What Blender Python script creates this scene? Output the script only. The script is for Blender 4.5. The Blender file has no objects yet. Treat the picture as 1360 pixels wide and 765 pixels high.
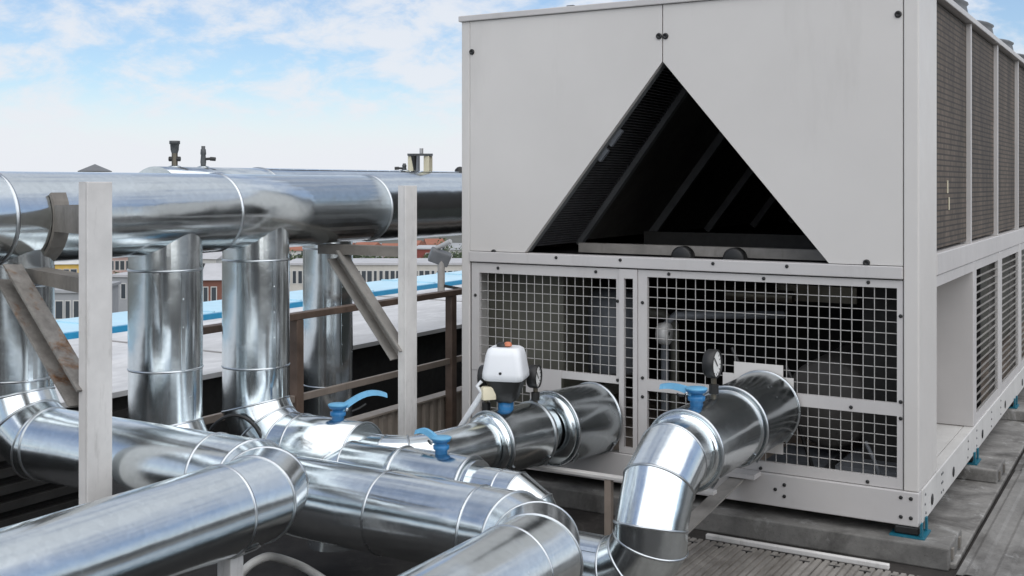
import bpy, bmesh, math, random
from mathutils import Vector, Matrix
random.seed(7)
S = bpy.context.scene
COL = S.collection
R = math.radians

# ------------------------------------------------------------------ camera
A = R(30.63)                 # camera yaw: view axis turned left of the depth axis of the plant
F = 1486.0                   # focal length in photograph pixels (1360 wide)
EYE = 1.55
cam_d = bpy.data.cameras.new('camera')
cam = bpy.data.objects.new('camera', cam_d); COL.objects.link(cam)
cam.location = (0, 0, EYE); cam.rotation_euler = (R(90), 0, A)
cam_d.sensor_width = 36; cam_d.lens = F / 1360 * 36
cam_d.shift_y = -137.5 / 1360
cam_d.clip_start = .05; cam_d.clip_end = 5000
S.camera = cam
S.render.resolution_x = 1024; S.render.resolution_y = 576

# ------------------------------------------------------------------ sky and sun
SKYSEED = 99.3
SUN_EL, SUN_AZ = R(46), R(131)      # azimuth clockwise from +Y
w = bpy.data.worlds.new('World'); S.world = w; w.use_nodes = True
nt = w.node_tree; N = nt.nodes; L = nt.links; N.clear()
def wn(t, **k):
    n = N.new(t)
    for a, b in k.items(): setattr(n, a, b)
    return n
def wmath(op, a, b=None, c=None, clamp=False):
    n = wn('ShaderNodeMath', operation=op); n.use_clamp = clamp
    for i, v in enumerate((a, b, c)):
        if v is None: continue
        if isinstance(v, (int, float)): n.inputs[i].default_value = v
        else: L.new(v, n.inputs[i])
    return n.outputs[0]
sky = wn('ShaderNodeTexSky', sky_type='NISHITA'); sky.sun_disc = False
sky.sun_elevation = SUN_EL; sky.sun_rotation = SUN_AZ
sky.air_density = 1.0; sky.dust_density = .25; sky.ozone_density = 5.0
tc = wn('ShaderNodeTexCoord')
sep = wn('ShaderNodeSeparateXYZ'); L.new(tc.outputs['Generated'], sep.inputs[0])
zc = wmath('MAXIMUM', sep.outputs[2], 0.0)
den = wmath('ADD', zc, .42)
cx = wmath('DIVIDE', sep.outputs[0], den); cy = wmath('DIVIDE', sep.outputs[1], den)
comb = wn('ShaderNodeCombineXYZ'); L.new(cx, comb.inputs[0]); L.new(cy, comb.inputs[1]); comb.inputs[2].default_value = SKYSEED
n1 = wn('ShaderNodeTexNoise'); L.new(comb.outputs[0], n1.inputs['Vector'])
n1.inputs['Scale'].default_value = 8.5; n1.inputs['Detail'].default_value = 7; n1.inputs['Roughness'].default_value = .62
n1.inputs['Distortion'].default_value = .25
n2 = wn('ShaderNodeTexNoise'); L.new(comb.outputs[0], n2.inputs['Vector'])
n2.inputs['Scale'].default_value = 1.1; n2.inputs['Detail'].default_value = 2
s0 = wmath('ADD', wmath('MULTIPLY', n1.outputs['Fac'], .75), wmath('MULTIPLY', n2.outputs['Fac'], .45))
cl = wn('ShaderNodeMapRange'); cl.interpolation_type = 'SMOOTHSTEP'
L.new(s0, cl.inputs['Value']); cl.inputs['From Min'].default_value = .49; cl.inputs['From Max'].default_value = .69
hz = wn('ShaderNodeMapRange'); hz.interpolation_type = 'SMOOTHSTEP'
L.new(zc, hz.inputs['Value']); hz.inputs['From Min'].default_value = .095; hz.inputs['From Max'].default_value = .018
hz.inputs['To Min'].default_value = 0; hz.inputs['To Max'].default_value = 1
fac = wmath('SUBTRACT', 1.0, wmath('MULTIPLY', wmath('SUBTRACT', .80, wmath('MULTIPLY', cl.outputs[0], .70)), wmath('SUBTRACT', 1.0, wmath('MULTIPLY', hz.outputs[0], .97))), clamp=True)
mix = wn('ShaderNodeMix', data_type='RGBA')
hs = wn('ShaderNodeHueSaturation'); hs.inputs['Saturation'].default_value = 1.12; hs.inputs['Value'].default_value = .95; L.new(sky.outputs[0], hs.inputs['Color'])
L.new(fac, mix.inputs['Factor']); L.new(hs.outputs[0], mix.inputs['A'])
mix.inputs['B'].default_value = (6.5, 6.7, 7.1, 1)
bg = wn('ShaderNodeBackground'); bg.inputs['Strength'].default_value = .105
L.new(mix.outputs['Result'], bg.inputs['Color'])
out = wn('ShaderNodeOutputWorld'); L.new(bg.outputs[0], out.inputs[0])

sd = bpy.data.lights.new('sun', 'SUN'); sd.energy = 2.7; sd.angle = R(110); sd.color = (1, .965, .915)
sun = bpy.data.objects.new('sun', sd); COL.objects.link(sun)
sv = Vector((math.sin(SUN_AZ) * math.cos(SUN_EL), math.cos(SUN_AZ) * math.cos(SUN_EL), math.sin(SUN_EL)))
sun.rotation_euler = sv.to_track_quat('Z', 'Y').to_euler(); sun.location = sv * 40
S.view_settings.view_transform = 'Standard'; S.view_settings.look = 'None'
S.view_settings.gamma = 1; S.view_settings.use_curve_mapping = False
S.view_settings.exposure = 0.28
S.render.engine = 'CYCLES'

# ------------------------------------------------------------------ survey helper: photograph pixel -> point in the place
def at(px, py, X=None, Y=None, Z=None, D=None):
    """one known coordinate (Z relative to eye level) gives the other ones"""
    u = (px - 680) / F; v = (245 - py) / F
    dx = u * math.cos(A) - math.sin(A); dy = u * math.sin(A) + math.cos(A)
    if X is not None: t = X / dx
    elif Y is not None: t = Y / dy
    elif Z is not None: t = Z / v
    else: t = D
    return Vector((t * dx, t * dy, EYE + t * v))

# ------------------------------------------------------------------ materials
MATS = {}
class NT:
    def __init__(s, name):
        s.m = bpy.data.materials.new(name); s.m.use_nodes = True
        s.t = s.m.node_tree; s.b = s.t.nodes['Principled BSDF']; s.co = None
    def n(s, t, **k):
        n = s.t.nodes.new(t)
        for a, b in k.items(): setattr(n, a, b)
        return n
    def l(s, a, b): s.t.links.new(a, b)
    def coord(s, scale=(1, 1, 1)):
        g = s.n('ShaderNodeNewGeometry'); mp = s.n('ShaderNodeMapping'); mp.inputs['Scale'].default_value = scale
        s.l(g.outputs['Position'], mp.inputs['Vector']); return mp.outputs[0]
    def objcoord(s, scale=(1, 1, 1)):
        g = s.n('ShaderNodeTexCoord'); mp = s.n('ShaderNodeMapping'); mp.inputs['Scale'].default_value = scale
        s.l(g.outputs['Object'], mp.inputs['Vector']); return mp.outputs[0]
    def noise(s, vec, scale, detail=4, rough=.55, dist=0):
        n = s.n('ShaderNodeTexNoise'); s.l(vec, n.inputs['Vector'])
        n.inputs['Scale'].default_value = scale; n.inputs['Detail'].default_value = detail
        n.inputs['Roughness'].default_value = rough; n.inputs['Distortion'].default_value = dist
        return n.outputs['Fac']
    def ramp(s, fac, a, b, c0, c1):
        r = s.n('ShaderNodeValToRGB'); s.l(fac, r.inputs[0])
        r.color_ramp.elements[0].position = a; r.color_ramp.elements[1].position = b
        r.color_ramp.elements[0].color = (*c0, 1); r.color_ramp.elements[1].color = (*c1, 1)
        return r.outputs[0]
    def mixc(s, fac, a, b, mode='MIX'):
        m = s.n('ShaderNodeMix', data_type='RGBA', blend_type=mode)
        for v, k in ((fac, 'Factor'), (a, 'A'), (b, 'B')):
            if isinstance(v, (int, float)): m.inputs[k].default_value = v
            elif isinstance(v, tuple): m.inputs[k].default_value = (*v, 1)
            else: s.l(v, m.inputs[k])
        return m.outputs['Result']
    def mapr(s, v, a, b, c, d):
        m = s.n('ShaderNodeMapRange'); s.l(v, m.inputs['Value'])
        for k, x in zip(('From Min', 'From Max', 'To Min', 'To Max'), (a, b, c, d)): m.inputs[k].default_value = x
        return m.outputs[0]
    def set(s, **k):
        for a, v in k.items():
            i = s.b.inputs[{'color': 'Base Color', 'rough': 'Roughness', 'metal': 'Metallic', 'spec': 'Specular IOR Level', 'trans': 'Transmission Weight', 'coat': 'Coat Weight', 'alpha': 'Alpha'}[a]]
            if isinstance(v, (int, float)): i.default_value = v
            elif isinstance(v, tuple): i.default_value = (*v, 1)
            else: s.l(v, i)
    def bump(s, h, strength, dist=.01, prev=None):
        b = s.n('ShaderNodeBump'); b.inputs['Strength'].default_value = strength; b.inputs['Distance'].default_value = dist
        s.l(h, b.inputs['Height'])
        if prev is not None: s.l(prev, b.inputs['Normal'])
        s.l(b.outputs[0], s.b.inputs['Normal']); return b.outputs[0]

def paint(name, c, rough=.5, var=.12, dirt=.25, dirtc=(.12, .11, .1), scale=3, spec=.4, metal=0, bump=0.0):
    t = NT(name); v = t.coord()
    n = t.noise(v, scale, 6, .6); n2 = t.noise(v, scale * 7, 5, .65)
    lo = tuple(x * (1 - var) for x in c); hi = tuple(min(1, x * (1 + var * .5)) for x in c)
    col = t.ramp(n, .3, .7, lo, hi)
    if dirt:
        st = t.noise(t.coord((1, 1, .18)), scale * 3, 6, .7)
        f = t.mapr(st, .56, .8, 0, dirt)
        col = t.mixc(f, col, dirtc)
    t.set(color=col, rough=t.mapr(n2, .3, .7, rough * .85, min(1, rough * 1.15)), spec=spec, metal=metal)
    if bump: t.bump(n2, bump, .004)
    MATS[name] = t.m; return t.m

def cladding(name, c, rough, wav):
    t = NT(name); v = t.coord()
    oi = t.n('ShaderNodeObjectInfo')
    ad = t.n('ShaderNodeVectorMath', operation='ADD'); t.l(v, ad.inputs[0])
    cmb = t.n('ShaderNodeCombineXYZ'); m = t.n('ShaderNodeMath', operation='MULTIPLY'); t.l(oi.outputs['Random'], m.inputs[0]); m.inputs[1].default_value = 37
    t.l(m.outputs[0], cmb.inputs[0]); t.l(m.outputs[0], cmb.inputs[1]); t.l(cmb.outputs[0], ad.inputs[1])
    v2 = ad.outputs[0]
    big = t.noise(v2, 2.6, 2, .5); mid = t.noise(v2, 10, 3, .5); fine = t.noise(v2, 70, 5, .7); smear = t.noise(v2, 2.4, 5, .6, .6); spot = t.noise(v2, 16, 5, .7, .3)
    vo = t.n('ShaderNodeTexVoronoi'); t.l(v2, vo.inputs['Vector']); vo.inputs['Scale'].default_value = 60
    sp = t.mapr(vo.outputs['Color'], 0, 1, .94, 1.03)
    col = t.ramp(smear, .32, .7, tuple(x * .90 for x in c), c)
    col = t.mixc(t.mapr(spot, .63, .74, 0, .16), col, tuple(x * .62 for x in c))
    colm = t.n('ShaderNodeVectorMath', operation='SCALE'); t.l(col, colm.inputs[0]); t.l(sp, colm.inputs['Scale'])
    tint = t.mapr(oi.outputs['Random'], 0, 1, .90, 1.04)
    colm2 = t.n('ShaderNodeVectorMath', operation='SCALE'); t.l(colm.outputs[0], colm2.inputs[0]); t.l(tint, colm2.inputs['Scale'])
    ad2 = t.n('ShaderNodeMath', operation='ADD'); t.l(t.mapr(smear, .3, .72, rough * .75, rough * 1.3), ad2.inputs[0]); t.l(t.mapr(spot, .55, .75, 0, .09), ad2.inputs[1])
    t.set(color=colm2.outputs[0], metal=1.0, rough=ad2.outputs[0])
    b1 = t.bump(big, wav, .05); b2 = t.bump(mid, wav * .35, .010, b1); t.bump(fine, .025, .002, b2)
    MATS[name] = t.m; return t.m

cladding('clad', (.79, .845, .865), .185, .18)
cladding('clad_dull', (.60, .65, .67), .23, .18)
cladding('bead', (.56, .59, .61), .30, .05)
paint('unit', (.57, .55, .525), .45, .06, .42, (.40, .385, .36), 1.1, .4, 0, .05)
paint('unit_trim', (.50, .483, .472), .45, .07, .30, (.28, .26, .23), 2)
paint('unit_worn', (.56, .55, .53), .48, .1, .55, (.20, .185, .16), 5)
paint('wire', (.37, .36, .345), .45, .05, .1)
paint('black', (.018, .018, .018), .45, .2, .2, (.05, .05, .045), 8)
paint('dark_fitting', (.07, .075, .078), .5, .3, .3, (.03, .03, .03), 15)
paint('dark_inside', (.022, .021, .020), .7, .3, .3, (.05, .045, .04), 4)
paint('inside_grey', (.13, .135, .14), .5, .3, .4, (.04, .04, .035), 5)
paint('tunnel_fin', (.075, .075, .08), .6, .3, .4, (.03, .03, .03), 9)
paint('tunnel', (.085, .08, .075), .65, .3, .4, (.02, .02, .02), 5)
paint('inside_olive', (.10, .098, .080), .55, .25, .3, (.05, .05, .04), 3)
paint('bracket_dark', (.19, .175, .155), .65, .3, .6, (.08, .065, .055), 7, .4, .1, .15)
paint('galv_dirty', (.27, .255, .235), .65, .3, .6, (.11, .095, .08), 7, .4, .1, .15)
paint('inside_metal', (.14, .15, .165), .5, .3, .4, (.07, .07, .065), 6)
paint('galv', (.46, .46, .455), .55, .2, .5, (.24, .225, .20), 6, .5, .25, .1)
paint('galv_white', (.60, .585, .565), .6, .16, .65, (.20, .185, .165), 6, .4, 0, .12)
paint('rail_brown', (.15, .105, .08), .55, .35, .5, (.05, .035, .025), 9, .4, .0, .15)
paint('teal', (.012, .13, .19), .4, .2, .3, (.1, .3, .36), 12)
paint('blue', (.02, .155, .36), .38, .2, .3, (.25, .36, .42), 12)
paint('stand_tan', (.30, .25, .21), .6, .2, .5, (.12, .09, .07), 8)
paint('blue_pale', (.115, .33, .52), .45, .2, .4, (.1, .25, .4), 12)
paint('white_plastic', (.72, .74, .76), .35, .03, .05)
paint('cream', (.62, .57, .42), .5, .1, .2)
paint('orange', (.50, .17, .09), .4, .05, 0)
paint('hose', (.62, .61, .58), .5, .15, .4, (.2, .19, .17), 9)
paint('brass', (.13, .115, .09), .4, .2, .3, (.08, .07, .06), 15, .5, .7)
paint('concrete', (.27, .265, .25), .85, .35, .75, (.09, .085, .08), 4, .3, 0, .4)
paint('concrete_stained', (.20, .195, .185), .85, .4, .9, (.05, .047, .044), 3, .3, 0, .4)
paint('concrete_dark', (.13, .125, .12), .8, .35, .6, (.045, .042, .04), 3, .3, 0, .4)
paint('deck_dark', (.038, .034, .031), .85, .4, .6, (.03, .028, .025), 2.5, .3, 0, .5)
paint('plank', (.25, .24, .225), .8, .28, .75, (.075, .065, .055), 5, .3, 0, .35)
paint('slat_black', (.035, .034, .033), .5, .3, .4, (.015, .015, .015), 6)
paint('corrugated', (.40, .345, .29), .6, .2, .5, (.12, .1, .08), 5)
paint('unseen_parapet', (.095, .085, .078), .85, .3, .5, (.05, .045, .04), 3)  # dark tone of the unseen walls added for the pipe reflections
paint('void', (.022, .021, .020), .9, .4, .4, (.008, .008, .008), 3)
paint('roof_white', (.74, .745, .75), .7, .1, .3, (.36, .36, .36), 1.1)
paint('canopy_light', (.46, .69, .80), .35, .12, .2, (.45, .6, .7), 2)
paint('canopy_blue', (.015, .23, .42), .4, .15, .2, (.1, .3, .45), 3)
paint('roof_edge', (.30, .29, .28), .7, .2, .3)
paint('ground', (.10, .10, .085), .9, .3, .4, (.05, .06, .04), .05)
for nm, c in (('b_white', (.50, .50, .48)), ('b_yellow', (.60, .40, .10)), ('b_pale', (.47, .45, .41)), ('b_red', (.20, .055, .045)),
              ('b_brown', (.17, .075, .055)), ('b_pink', (.42, .30, .27)), ('b_roof', (.42, .42, .43)), ('b_tile', (.27, .11, .07)), ('b_grey', (.30, .31, .32))):
    paint(nm, c, .8, .15, .3, (.2, .19, .18), .5)
def rust():
    t = NT('rusty'); v = t.coord()
    n = t.noise(v, 5, 8, .7, .3); n2 = t.noise(v, 25, 6, .7)
    base = t.ramp(n2, .3, .7, (.14, .13, .118), (.26, .245, .225))
    rc = t.ramp(n2, .35, .65, (.06, .028, .013), (.22, .10, .03))
    t.set(color=t.mixc(t.mapr(n, .54, .63, 0, .95), base, rc), rough=.75); t.bump(n2, .3, .004); MATS['rusty'] = t.m
rust()
def mottled(name, c, dark, pale, stretch=(1, 1, 1), rough=.85, k=1.0):
    t = NT(name); v = t.coord(stretch)
    a = t.noise(v, 2.2 * k, 7, .68, .4); b = t.noise(v, 11 * k, 6, .7); g = t.noise(v, 90, 3, .7); p = t.noise(v, 4.5 * k, 5, .75, .8)
    col = t.ramp(b, .28, .75, tuple(x * .7 for x in c), tuple(x * 1.2 for x in c))
    col = t.mixc(t.mapr(a, .47, .66, 0, .85), col, dark)
    col = t.mixc(t.mapr(p, .58, .72, 0, .7), col, pale)
    col = t.mixc(t.mapr(g, .62, .74, 0, .6), col, dark)
    t.set(color=col, rough=rough, spec=.3); b1 = t.bump(b, .35, .006); t.bump(g, .3, .002, b1); MATS[name] = t.m
mottled('concrete', (.24, .233, .22), (.06, .056, .052), (.50, .50, .49), (1, 1, 1), .85, 1.3)
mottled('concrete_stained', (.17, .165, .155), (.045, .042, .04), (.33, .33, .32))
mottled('plank', (.24, .225, .205), (.07, .06, .05), (.33, .315, .30), (1, .5, 1))
mottled('roof_white', (.62, .62, .62), (.42, .42, .42), (.74, .745, .75), (1, .4, 1), .75, .35)
mottled('slab', (.21, .205, .195), (.06, .056, .052), (.36, .36, .355), (1.2, .7, 1), .85, .8)
mottled('deck_dark', (.04, .036, .033), (.016, .014, .013), (.075, .07, .064))
def coil():
    t = NT('coil'); v = t.coord((1, 1, 1))
    b = t.n('ShaderNodeTexBrick'); 
    sp = t.n('ShaderNodeSeparateXYZ'); t.l(v, sp.inputs[0]); cb = t.n('ShaderNodeCombineXYZ')
    t.l(sp.outputs[1], cb.inputs[0]); t.l(sp.outputs[2], cb.inputs[1]); t.l(cb.outputs[0], b.inputs['Vector'])
    b.inputs['Scale'].default_value = 1; b.inputs['Brick Width'].default_value = .034; b.inputs['Row Height'].default_value = .026
    b.inputs['Mortar Size'].default_value = .0045; b.inputs['Mortar Smooth'].default_value = .3
    b.inputs['Color1'].default_value = (.085, .069, .056, 1); b.inputs['Color2'].default_value = (.125, .104, .085, 1); b.inputs['Mortar'].default_value = (.028, .025, .022, 1)
    n = t.noise(t.coord((1, 2.2, .4)), 2.2, 6, .65)
    t.set(color=t.mixc(1.0, b.outputs['Color'], t.ramp(n, .3, .72, (.45, .43, .42), (1.5, 1.4, 1.28)), 'MULTIPLY'), rough=.75)
    t.bump(b.outputs['Fac'], -.35, .006); MATS['coil'] = t.m
coil()
def gaugeface():
    t = NT('dial'); t.set(color=(.78, .78, .76), rough=.3); MATS['dial'] = t.m
    t = NT('glass'); t.set(color=(.85, .87, .80), rough=.05, trans=.9); t.b.inputs['IOR'].default_value = 1.3; MATS['glass'] = t.m
    t = NT('pane'); t.set(color=(.05, .06, .07), rough=.12, spec=.6); MATS['pane'] = t.m
    t = NT('leaf'); v = t.coord(); n = t.noise(v, 1.3, 3); t.set(color=t.ramp(n, .3, .7, (.035, .055, .022), (.085, .115, .045)), rough=.6); MATS['leaf'] = t.m
    t = NT('bark'); t.set(color=(.07, .05, .035), rough=.9); MATS['bark'] = t.m
gaugeface()

# ------------------------------------------------------------------ mesh helpers
ORG = {}
def tag(o, label=None, cat=None, group=None, kind=None):
    for k, v in (('label', label), ('category', cat), ('group', group), ('kind', kind)):
        if v: o[k] = v
    return o
def thing(name, loc, label, cat, group=None):
    o = bpy.data.objects.new(name, None); COL.objects.link(o); o.location = loc; o.empty_display_size = .1
    ORG[o] = Vector(loc); return tag(o, label, cat, group)
def link(name, me, parent=None, origin=None):
    o = bpy.data.objects.new(name, me); COL.objects.link(o)
    if parent is not None: o.parent = parent; ORG[o] = ORG[parent]
    return o
def mesh(name, V, Fc, mat, parent=None, smooth=False, origin=None):
    org = ORG[parent] if parent is not None else Vector(origin if origin is not None else (0, 0, 0))
    me = bpy.data.meshes.new(name)
    me.from_pydata([tuple(Vector(v) - org) for v in V], [], Fc); me.materials.append(MATS[mat])
    if smooth: me.polygons.foreach_set('use_smooth', [True] * len(me.polygons))
    me.update()
    o = link(name, me, parent)
    if parent is None: o.location = org; ORG[o] = org
    return o
def frame_of(d):
    d = Vector(d).normalized()
    up = Vector((0, 0, 1)) if abs(d.z) < .9 else Vector((1, 0, 0))
    a = d.cross(up).normalized(); b = a.cross(d).normalized()
    return d, a, b
class MB:
    def __init__(s): s.V = []; s.F = []; s.sm = []
    def add(s, V, Fc, smooth=False):
        k = len(s.V); s.V += [Vector(v) for v in V]; s.F += [tuple(i + k for i in f) for f in Fc]; s.sm += [smooth] * len(Fc); return s
    def box(s, a, b, bev=0.0):
        x0, y0, z0 = [min(p, q) for p, q in zip(a, b)]; x1, y1, z1 = [max(p, q) for p, q in zip(a, b)]
        if not bev:
            V = [(x0, y0, z0), (x1, y0, z0), (x1, y1, z0), (x0, y1, z0), (x0, y0, z1), (x1, y0, z1), (x1, y1, z1), (x0, y1, z1)]
            return s.add(V, [(3, 2, 1, 0), (4, 5, 6, 7), (0, 1, 5, 4), (1, 2, 6, 5), (2, 3, 7, 6), (3, 0, 4, 7)])
        bm = bmesh.new(); bmesh.ops.create_cube(bm, size=1)
        for v in bm.verts: v.co = Vector(((x0 + x1) / 2 + v.co.x * (x1 - x0), (y0 + y1) / 2 + v.co.y * (y1 - y0), (z0 + z1) / 2 + v.co.z * (z1 - z0)))
        bmesh.ops.bevel(bm, geom=bm.edges[:], offset=bev, segments=2, affect='EDGES', profile=.5)
        bm.verts.ensure_lookup_table(); s.add([v.co.copy() for v in bm.verts], [[v.index for v in f.verts] for f in bm.faces]); bm.free(); return s
    def bar(s, p, q, w, h, up=None):
        """rectangular bar from p to q: w across, h along 'up'"""
        p, q = Vector(p), Vector(q); d = (q - p).normalized()
        u = Vector(up) if up is not None else (Vector((0, 0, 1)) if abs(d.z) < .9 else Vector((0, 1, 0)))
        a = d.cross(u).normalized(); b = a.cross(d).normalized()
        V = [];
        for c in (p, q):
            for i, j in ((-1, -1), (1, -1), (1, 1), (-1, 1)): V.append(c + a * (i * w / 2) + b * (j * h / 2))
        return s.add(V, [(0, 1, 2, 3), (7, 6, 5, 4), (0, 4, 5, 1), (1, 5, 6, 2), (2, 6, 7, 3), (3, 7, 4, 0)])
    def tube(s, pts, r, n=10, cap=True, smooth=True):
        pts = [Vector(p) for p in pts]; rs = r if isinstance(r, (list, tuple)) else [r] * len(pts)
        V = []; Fc = []; d, a, b = frame_of(pts[1] - pts[0])
        for i, p in enumerate(pts):
            t = (pts[min(i + 1, len(pts) - 1)] - pts[max(i - 1, 0)]).normalized()
            a = (a - t * a.dot(t)).normalized(); b = a.cross(t)
            for k in range(n):
                th = 2 * math.pi * k / n; V.append(p + (a * math.cos(th) + b * math.sin(th)) * rs[i])
        for i in range(len(pts) - 1):
            for k in range(n): Fc.append((i * n + k, i * n + (k + 1) % n, (i + 1) * n + (k + 1) % n, (i + 1) * n + k))
        s.add(V, Fc, smooth)
        if cap:
            m = (len(pts) - 1) * n
            s.add(V[:n], [tuple(range(n))[::-1]]); s.add(V[m:m + n], [tuple(range(n))])
        return s
    def lathe(s, c, axis, prof, n=28, smooth=True):
        """prof: list of (distance along axis, radius)"""
        d, a, b = frame_of(axis); c = Vector(c); V = []; Fc = []
        for t, r in prof:
            for k in range(n):
                th = 2 * math.pi * k / n; V.append(c + d * t + (a * math.cos(th) + b * math.sin(th)) * r)
        for i in range(len(prof) - 1):
            for k in range(n): Fc.append((i * n + k, i * n + (k + 1) % n, (i + 1) * n + (k + 1) % n, (i + 1) * n + k))
        return s.add(V, Fc, smooth)
    def prism(s, poly, axis, lo, hi):
        """poly in the two other axes, extruded along axis index"""
        n = len(poly); V = []
        for t in (lo, hi):
            for p in poly:
                q = list(p); q.insert(axis, t); V.append(q)
        return s.add(V, [tuple(range(n))[::-1], tuple(range(n, 2 * n))] + [(i, (i + 1) % n, (i + 1) % n + n, i + n) for i in range(n)])
    def build(s, name, mat, parent=None, origin=None):
        o = mesh(name, s.V, s.F, mat, parent, False, origin)
        o.data.polygons.foreach_set('use_smooth', s.sm); o.data.update()
        bm = bmesh.new(); bm.from_mesh(o.data); bmesh.ops.recalc_face_normals(bm, faces=bm.faces[:]); bm.to_mesh(o.data); bm.free()
        return o
def copy_at(o, pos, parent):
    c = o.copy(); COL.objects.link(c); c.parent = parent; ORG[c] = ORG[parent]
    c.location = Vector(pos) - ORG[parent]; return c
def piece(mb, name, mat):
    """a shared mesh round its own origin, linked later by place()"""
    me = bpy.data.meshes.new(name); me.from_pydata([tuple(v) for v in mb.V], [], mb.F); me.materials.append(MATS[mat])
    me.polygons.foreach_set('use_smooth', mb.sm); me.update()
    bm = bmesh.new(); bm.from_mesh(me); bmesh.ops.recalc_face_normals(bm, faces=bm.faces[:]); bm.to_mesh(me); bm.free()
    return me
def place(me, name, pos, parent, rot=None):
    o = link(name, me, parent); o.location = Vector(pos) - ORG[parent]
    if rot: o.rotation_euler = rot
    return o

def smoothline(P, m=5):
    out = []
    for i in range(len(P) - 1):
        a, b, c, d = P[max(i - 1, 0)], P[i], P[i + 1], P[min(i + 2, len(P) - 1)]
        for k in range(m):
            f_ = k / m; out.append(.5 * ((2 * b) + (c - a) * f_ + (2 * a - 5 * b + 4 * c - d) * f_ ** 2 + (3 * b - a - 3 * c + d) * f_ ** 3))
    return out + [P[-1]]
# ------------------------------------------------------------------ pipe builder
NS = 48
def elbow_path(pts, bends, gores):
    """polyline with mitred (lobster back) elbows; returns points + set of indexes that belong to an elbow"""
    pts = [Vector(p) for p in pts]; out = [pts[0]]; el = []
    for i in range(1, len(pts) - 1):
        p = pts[i]; d0 = (p - pts[i - 1]).normalized(); d1 = (pts[i + 1] - p).normalized()
        th = d0.angle(d1); rb = bends[i - 1]; m = gores[i - 1]
        nrm = (d1 - d0 * d1.dot(d0)).normalized()
        st = p - d0 * (rb * math.tan(th / 2)); ctr = st + nrm * rb
        rj = rb / math.cos(th / (2 * m)); seg = []
        for k in range(m):
            f = (k + .5) * th / m
            out.append(ctr - nrm * (rj * math.cos(f)) + d0 * (rj * math.sin(f))); seg.append(len(out) - 1)
        el.append(seg)
    out.append(pts[-1]); return out, el
def ring_pts(c, nrm, d, a, b, r):
    """section of the cylinder through c along d with the plane through c normal nrm"""
    res = []
    for k in range(NS):
        th = 2 * math.pi * k / NS; o = (a * math.cos(th) + b * math.sin(th)) * r
        t = -o.dot(nrm) / d.dot(nrm); res.append(c + o + d * t)
    return res
def bead(parent, c, nrm, d, a, b, r, tr=.0042):
    V = []; Fc = []; m = 6
    base = ring_pts(c, nrm, d, a, b, r); 
    for p in base:
        o = (p - c); on = (o - nrm * o.dot(nrm)).normalized()
        for j in range(m):
            f = 2 * math.pi * j / m; V.append(p + on * (tr * math.cos(f)) + nrm * (tr * 1.2 * math.sin(f)))
    for i in range(NS):
        for j in range(m): Fc.append((i * m + j, i * m + (j + 1) % m, ((i + 1) % NS) * m + (j + 1) % m, ((i + 1) % NS) * m + j))
    return mesh('seam_ring', V, Fc, 'bead', parent, True)
def pipe(parent, pts, r, bends=(), gores=(), mat='clad', seams=(), maxlen=1.05, cap0=False, cap1=False, tr=.0042, end_rings=False):
    P, el = elbow_path(pts, bends, gores); elset = {}
    for e in el:
        for q in e: elset[q] = 1
    n = len(P); d = [(P[i + 1] - P[i]).normalized() for i in range(n - 1)]
    _, a, b = frame_of(d[0]); 
    for i in range(n - 1):
        if i > 0:
            q = d[i - 1].rotation_difference(d[i]); a = q @ a; b = q @ b
        n0 = d[i] if i == 0 else (d[i - 1] + d[i]).normalized(); n1 = d[i] if i == n - 2 else (d[i] + d[i + 1]).normalized()
        ln = (P[i + 1] - P[i]).length
        gore = (i in elset) and (i + 1 in elset) and any(i in e and i + 1 in e for e in el)
        cuts = [0.0]
        if not gore:
            ss = sorted(s for k, s in seams if k == i)
            if ss: cuts += [s for s in ss if .03 < s < ln - .03]
            elif ln > maxlen:
                m = math.ceil(ln / maxlen); cuts += [ln * j / m for j in range(1, m)]
        cuts.append(ln)
        for j in range(len(cuts) - 1):
            c0 = P[i] + d[i] * cuts[j]; c1 = P[i] + d[i] * cuts[j + 1]
            m0 = n0 if j == 0 else d[i]; m1 = n1 if j == len(cuts) - 2 else d[i]
            rr = r + (.0012 if (j + i) % 2 else 0)
            V = ring_pts(c0, m0, d[i], a, b, rr) + ring_pts(c1, m1, d[i], a, b, rr)
            Fc = [(k, (k + 1) % NS, (k + 1) % NS + NS, k + NS) for k in range(NS)]
            if (cap0 and i == 0 and j == 0): Fc.append(tuple(range(NS))[::-1])
            if (cap1 and i == n - 2 and j == len(cuts) - 2): Fc.append(tuple(range(NS, 2 * NS)))
            o = mesh('elbow_gore' if gore else 'cladding_section', V, Fc, mat, parent, False)
            sm = [True] * NS + [False] * (len(Fc) - NS); o.data.polygons.foreach_set('use_smooth', sm)
            # lengthwise lap seam
            if not gore and cuts[j + 1] - cuts[j] > .12:
                k = (7 + 5 * i + 3 * j) % NS
                ax = (V[k] - c0); 
                up = (V[k + NS] - V[k]).normalized(); rad = (ax - up * ax.dot(up)).normalized(); tg = up.cross(rad)
                mb = MB(); mb.bar(V[k] + rad * .0005, V[k + NS] + rad * .0005, .016, .003, rad)
                L_ = (V[k + NS] - V[k]).length
                for q in range(1, int(L_ / .11)): mb.lathe(V[k] + up * (q * .11) + rad * .0018, rad, [(0, .0036), (.0014, .003), (.002, .0005)], 6)
                mb.build('lap_seam', mat, o)
            if j > 0: bead(parent, c0, d[i], d[i], a, b, r, tr)
        if i > 0: bead(parent, P[i], n0, d[i], a, b, r, tr)
        if end_rings and i == 0: bead(parent, P[0], d[0], d[0], a, b, r, tr)
        if end_rings and i == n - 2: bead(parent, P[-1], d[-1], d[-1], a, b, r, tr)
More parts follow.
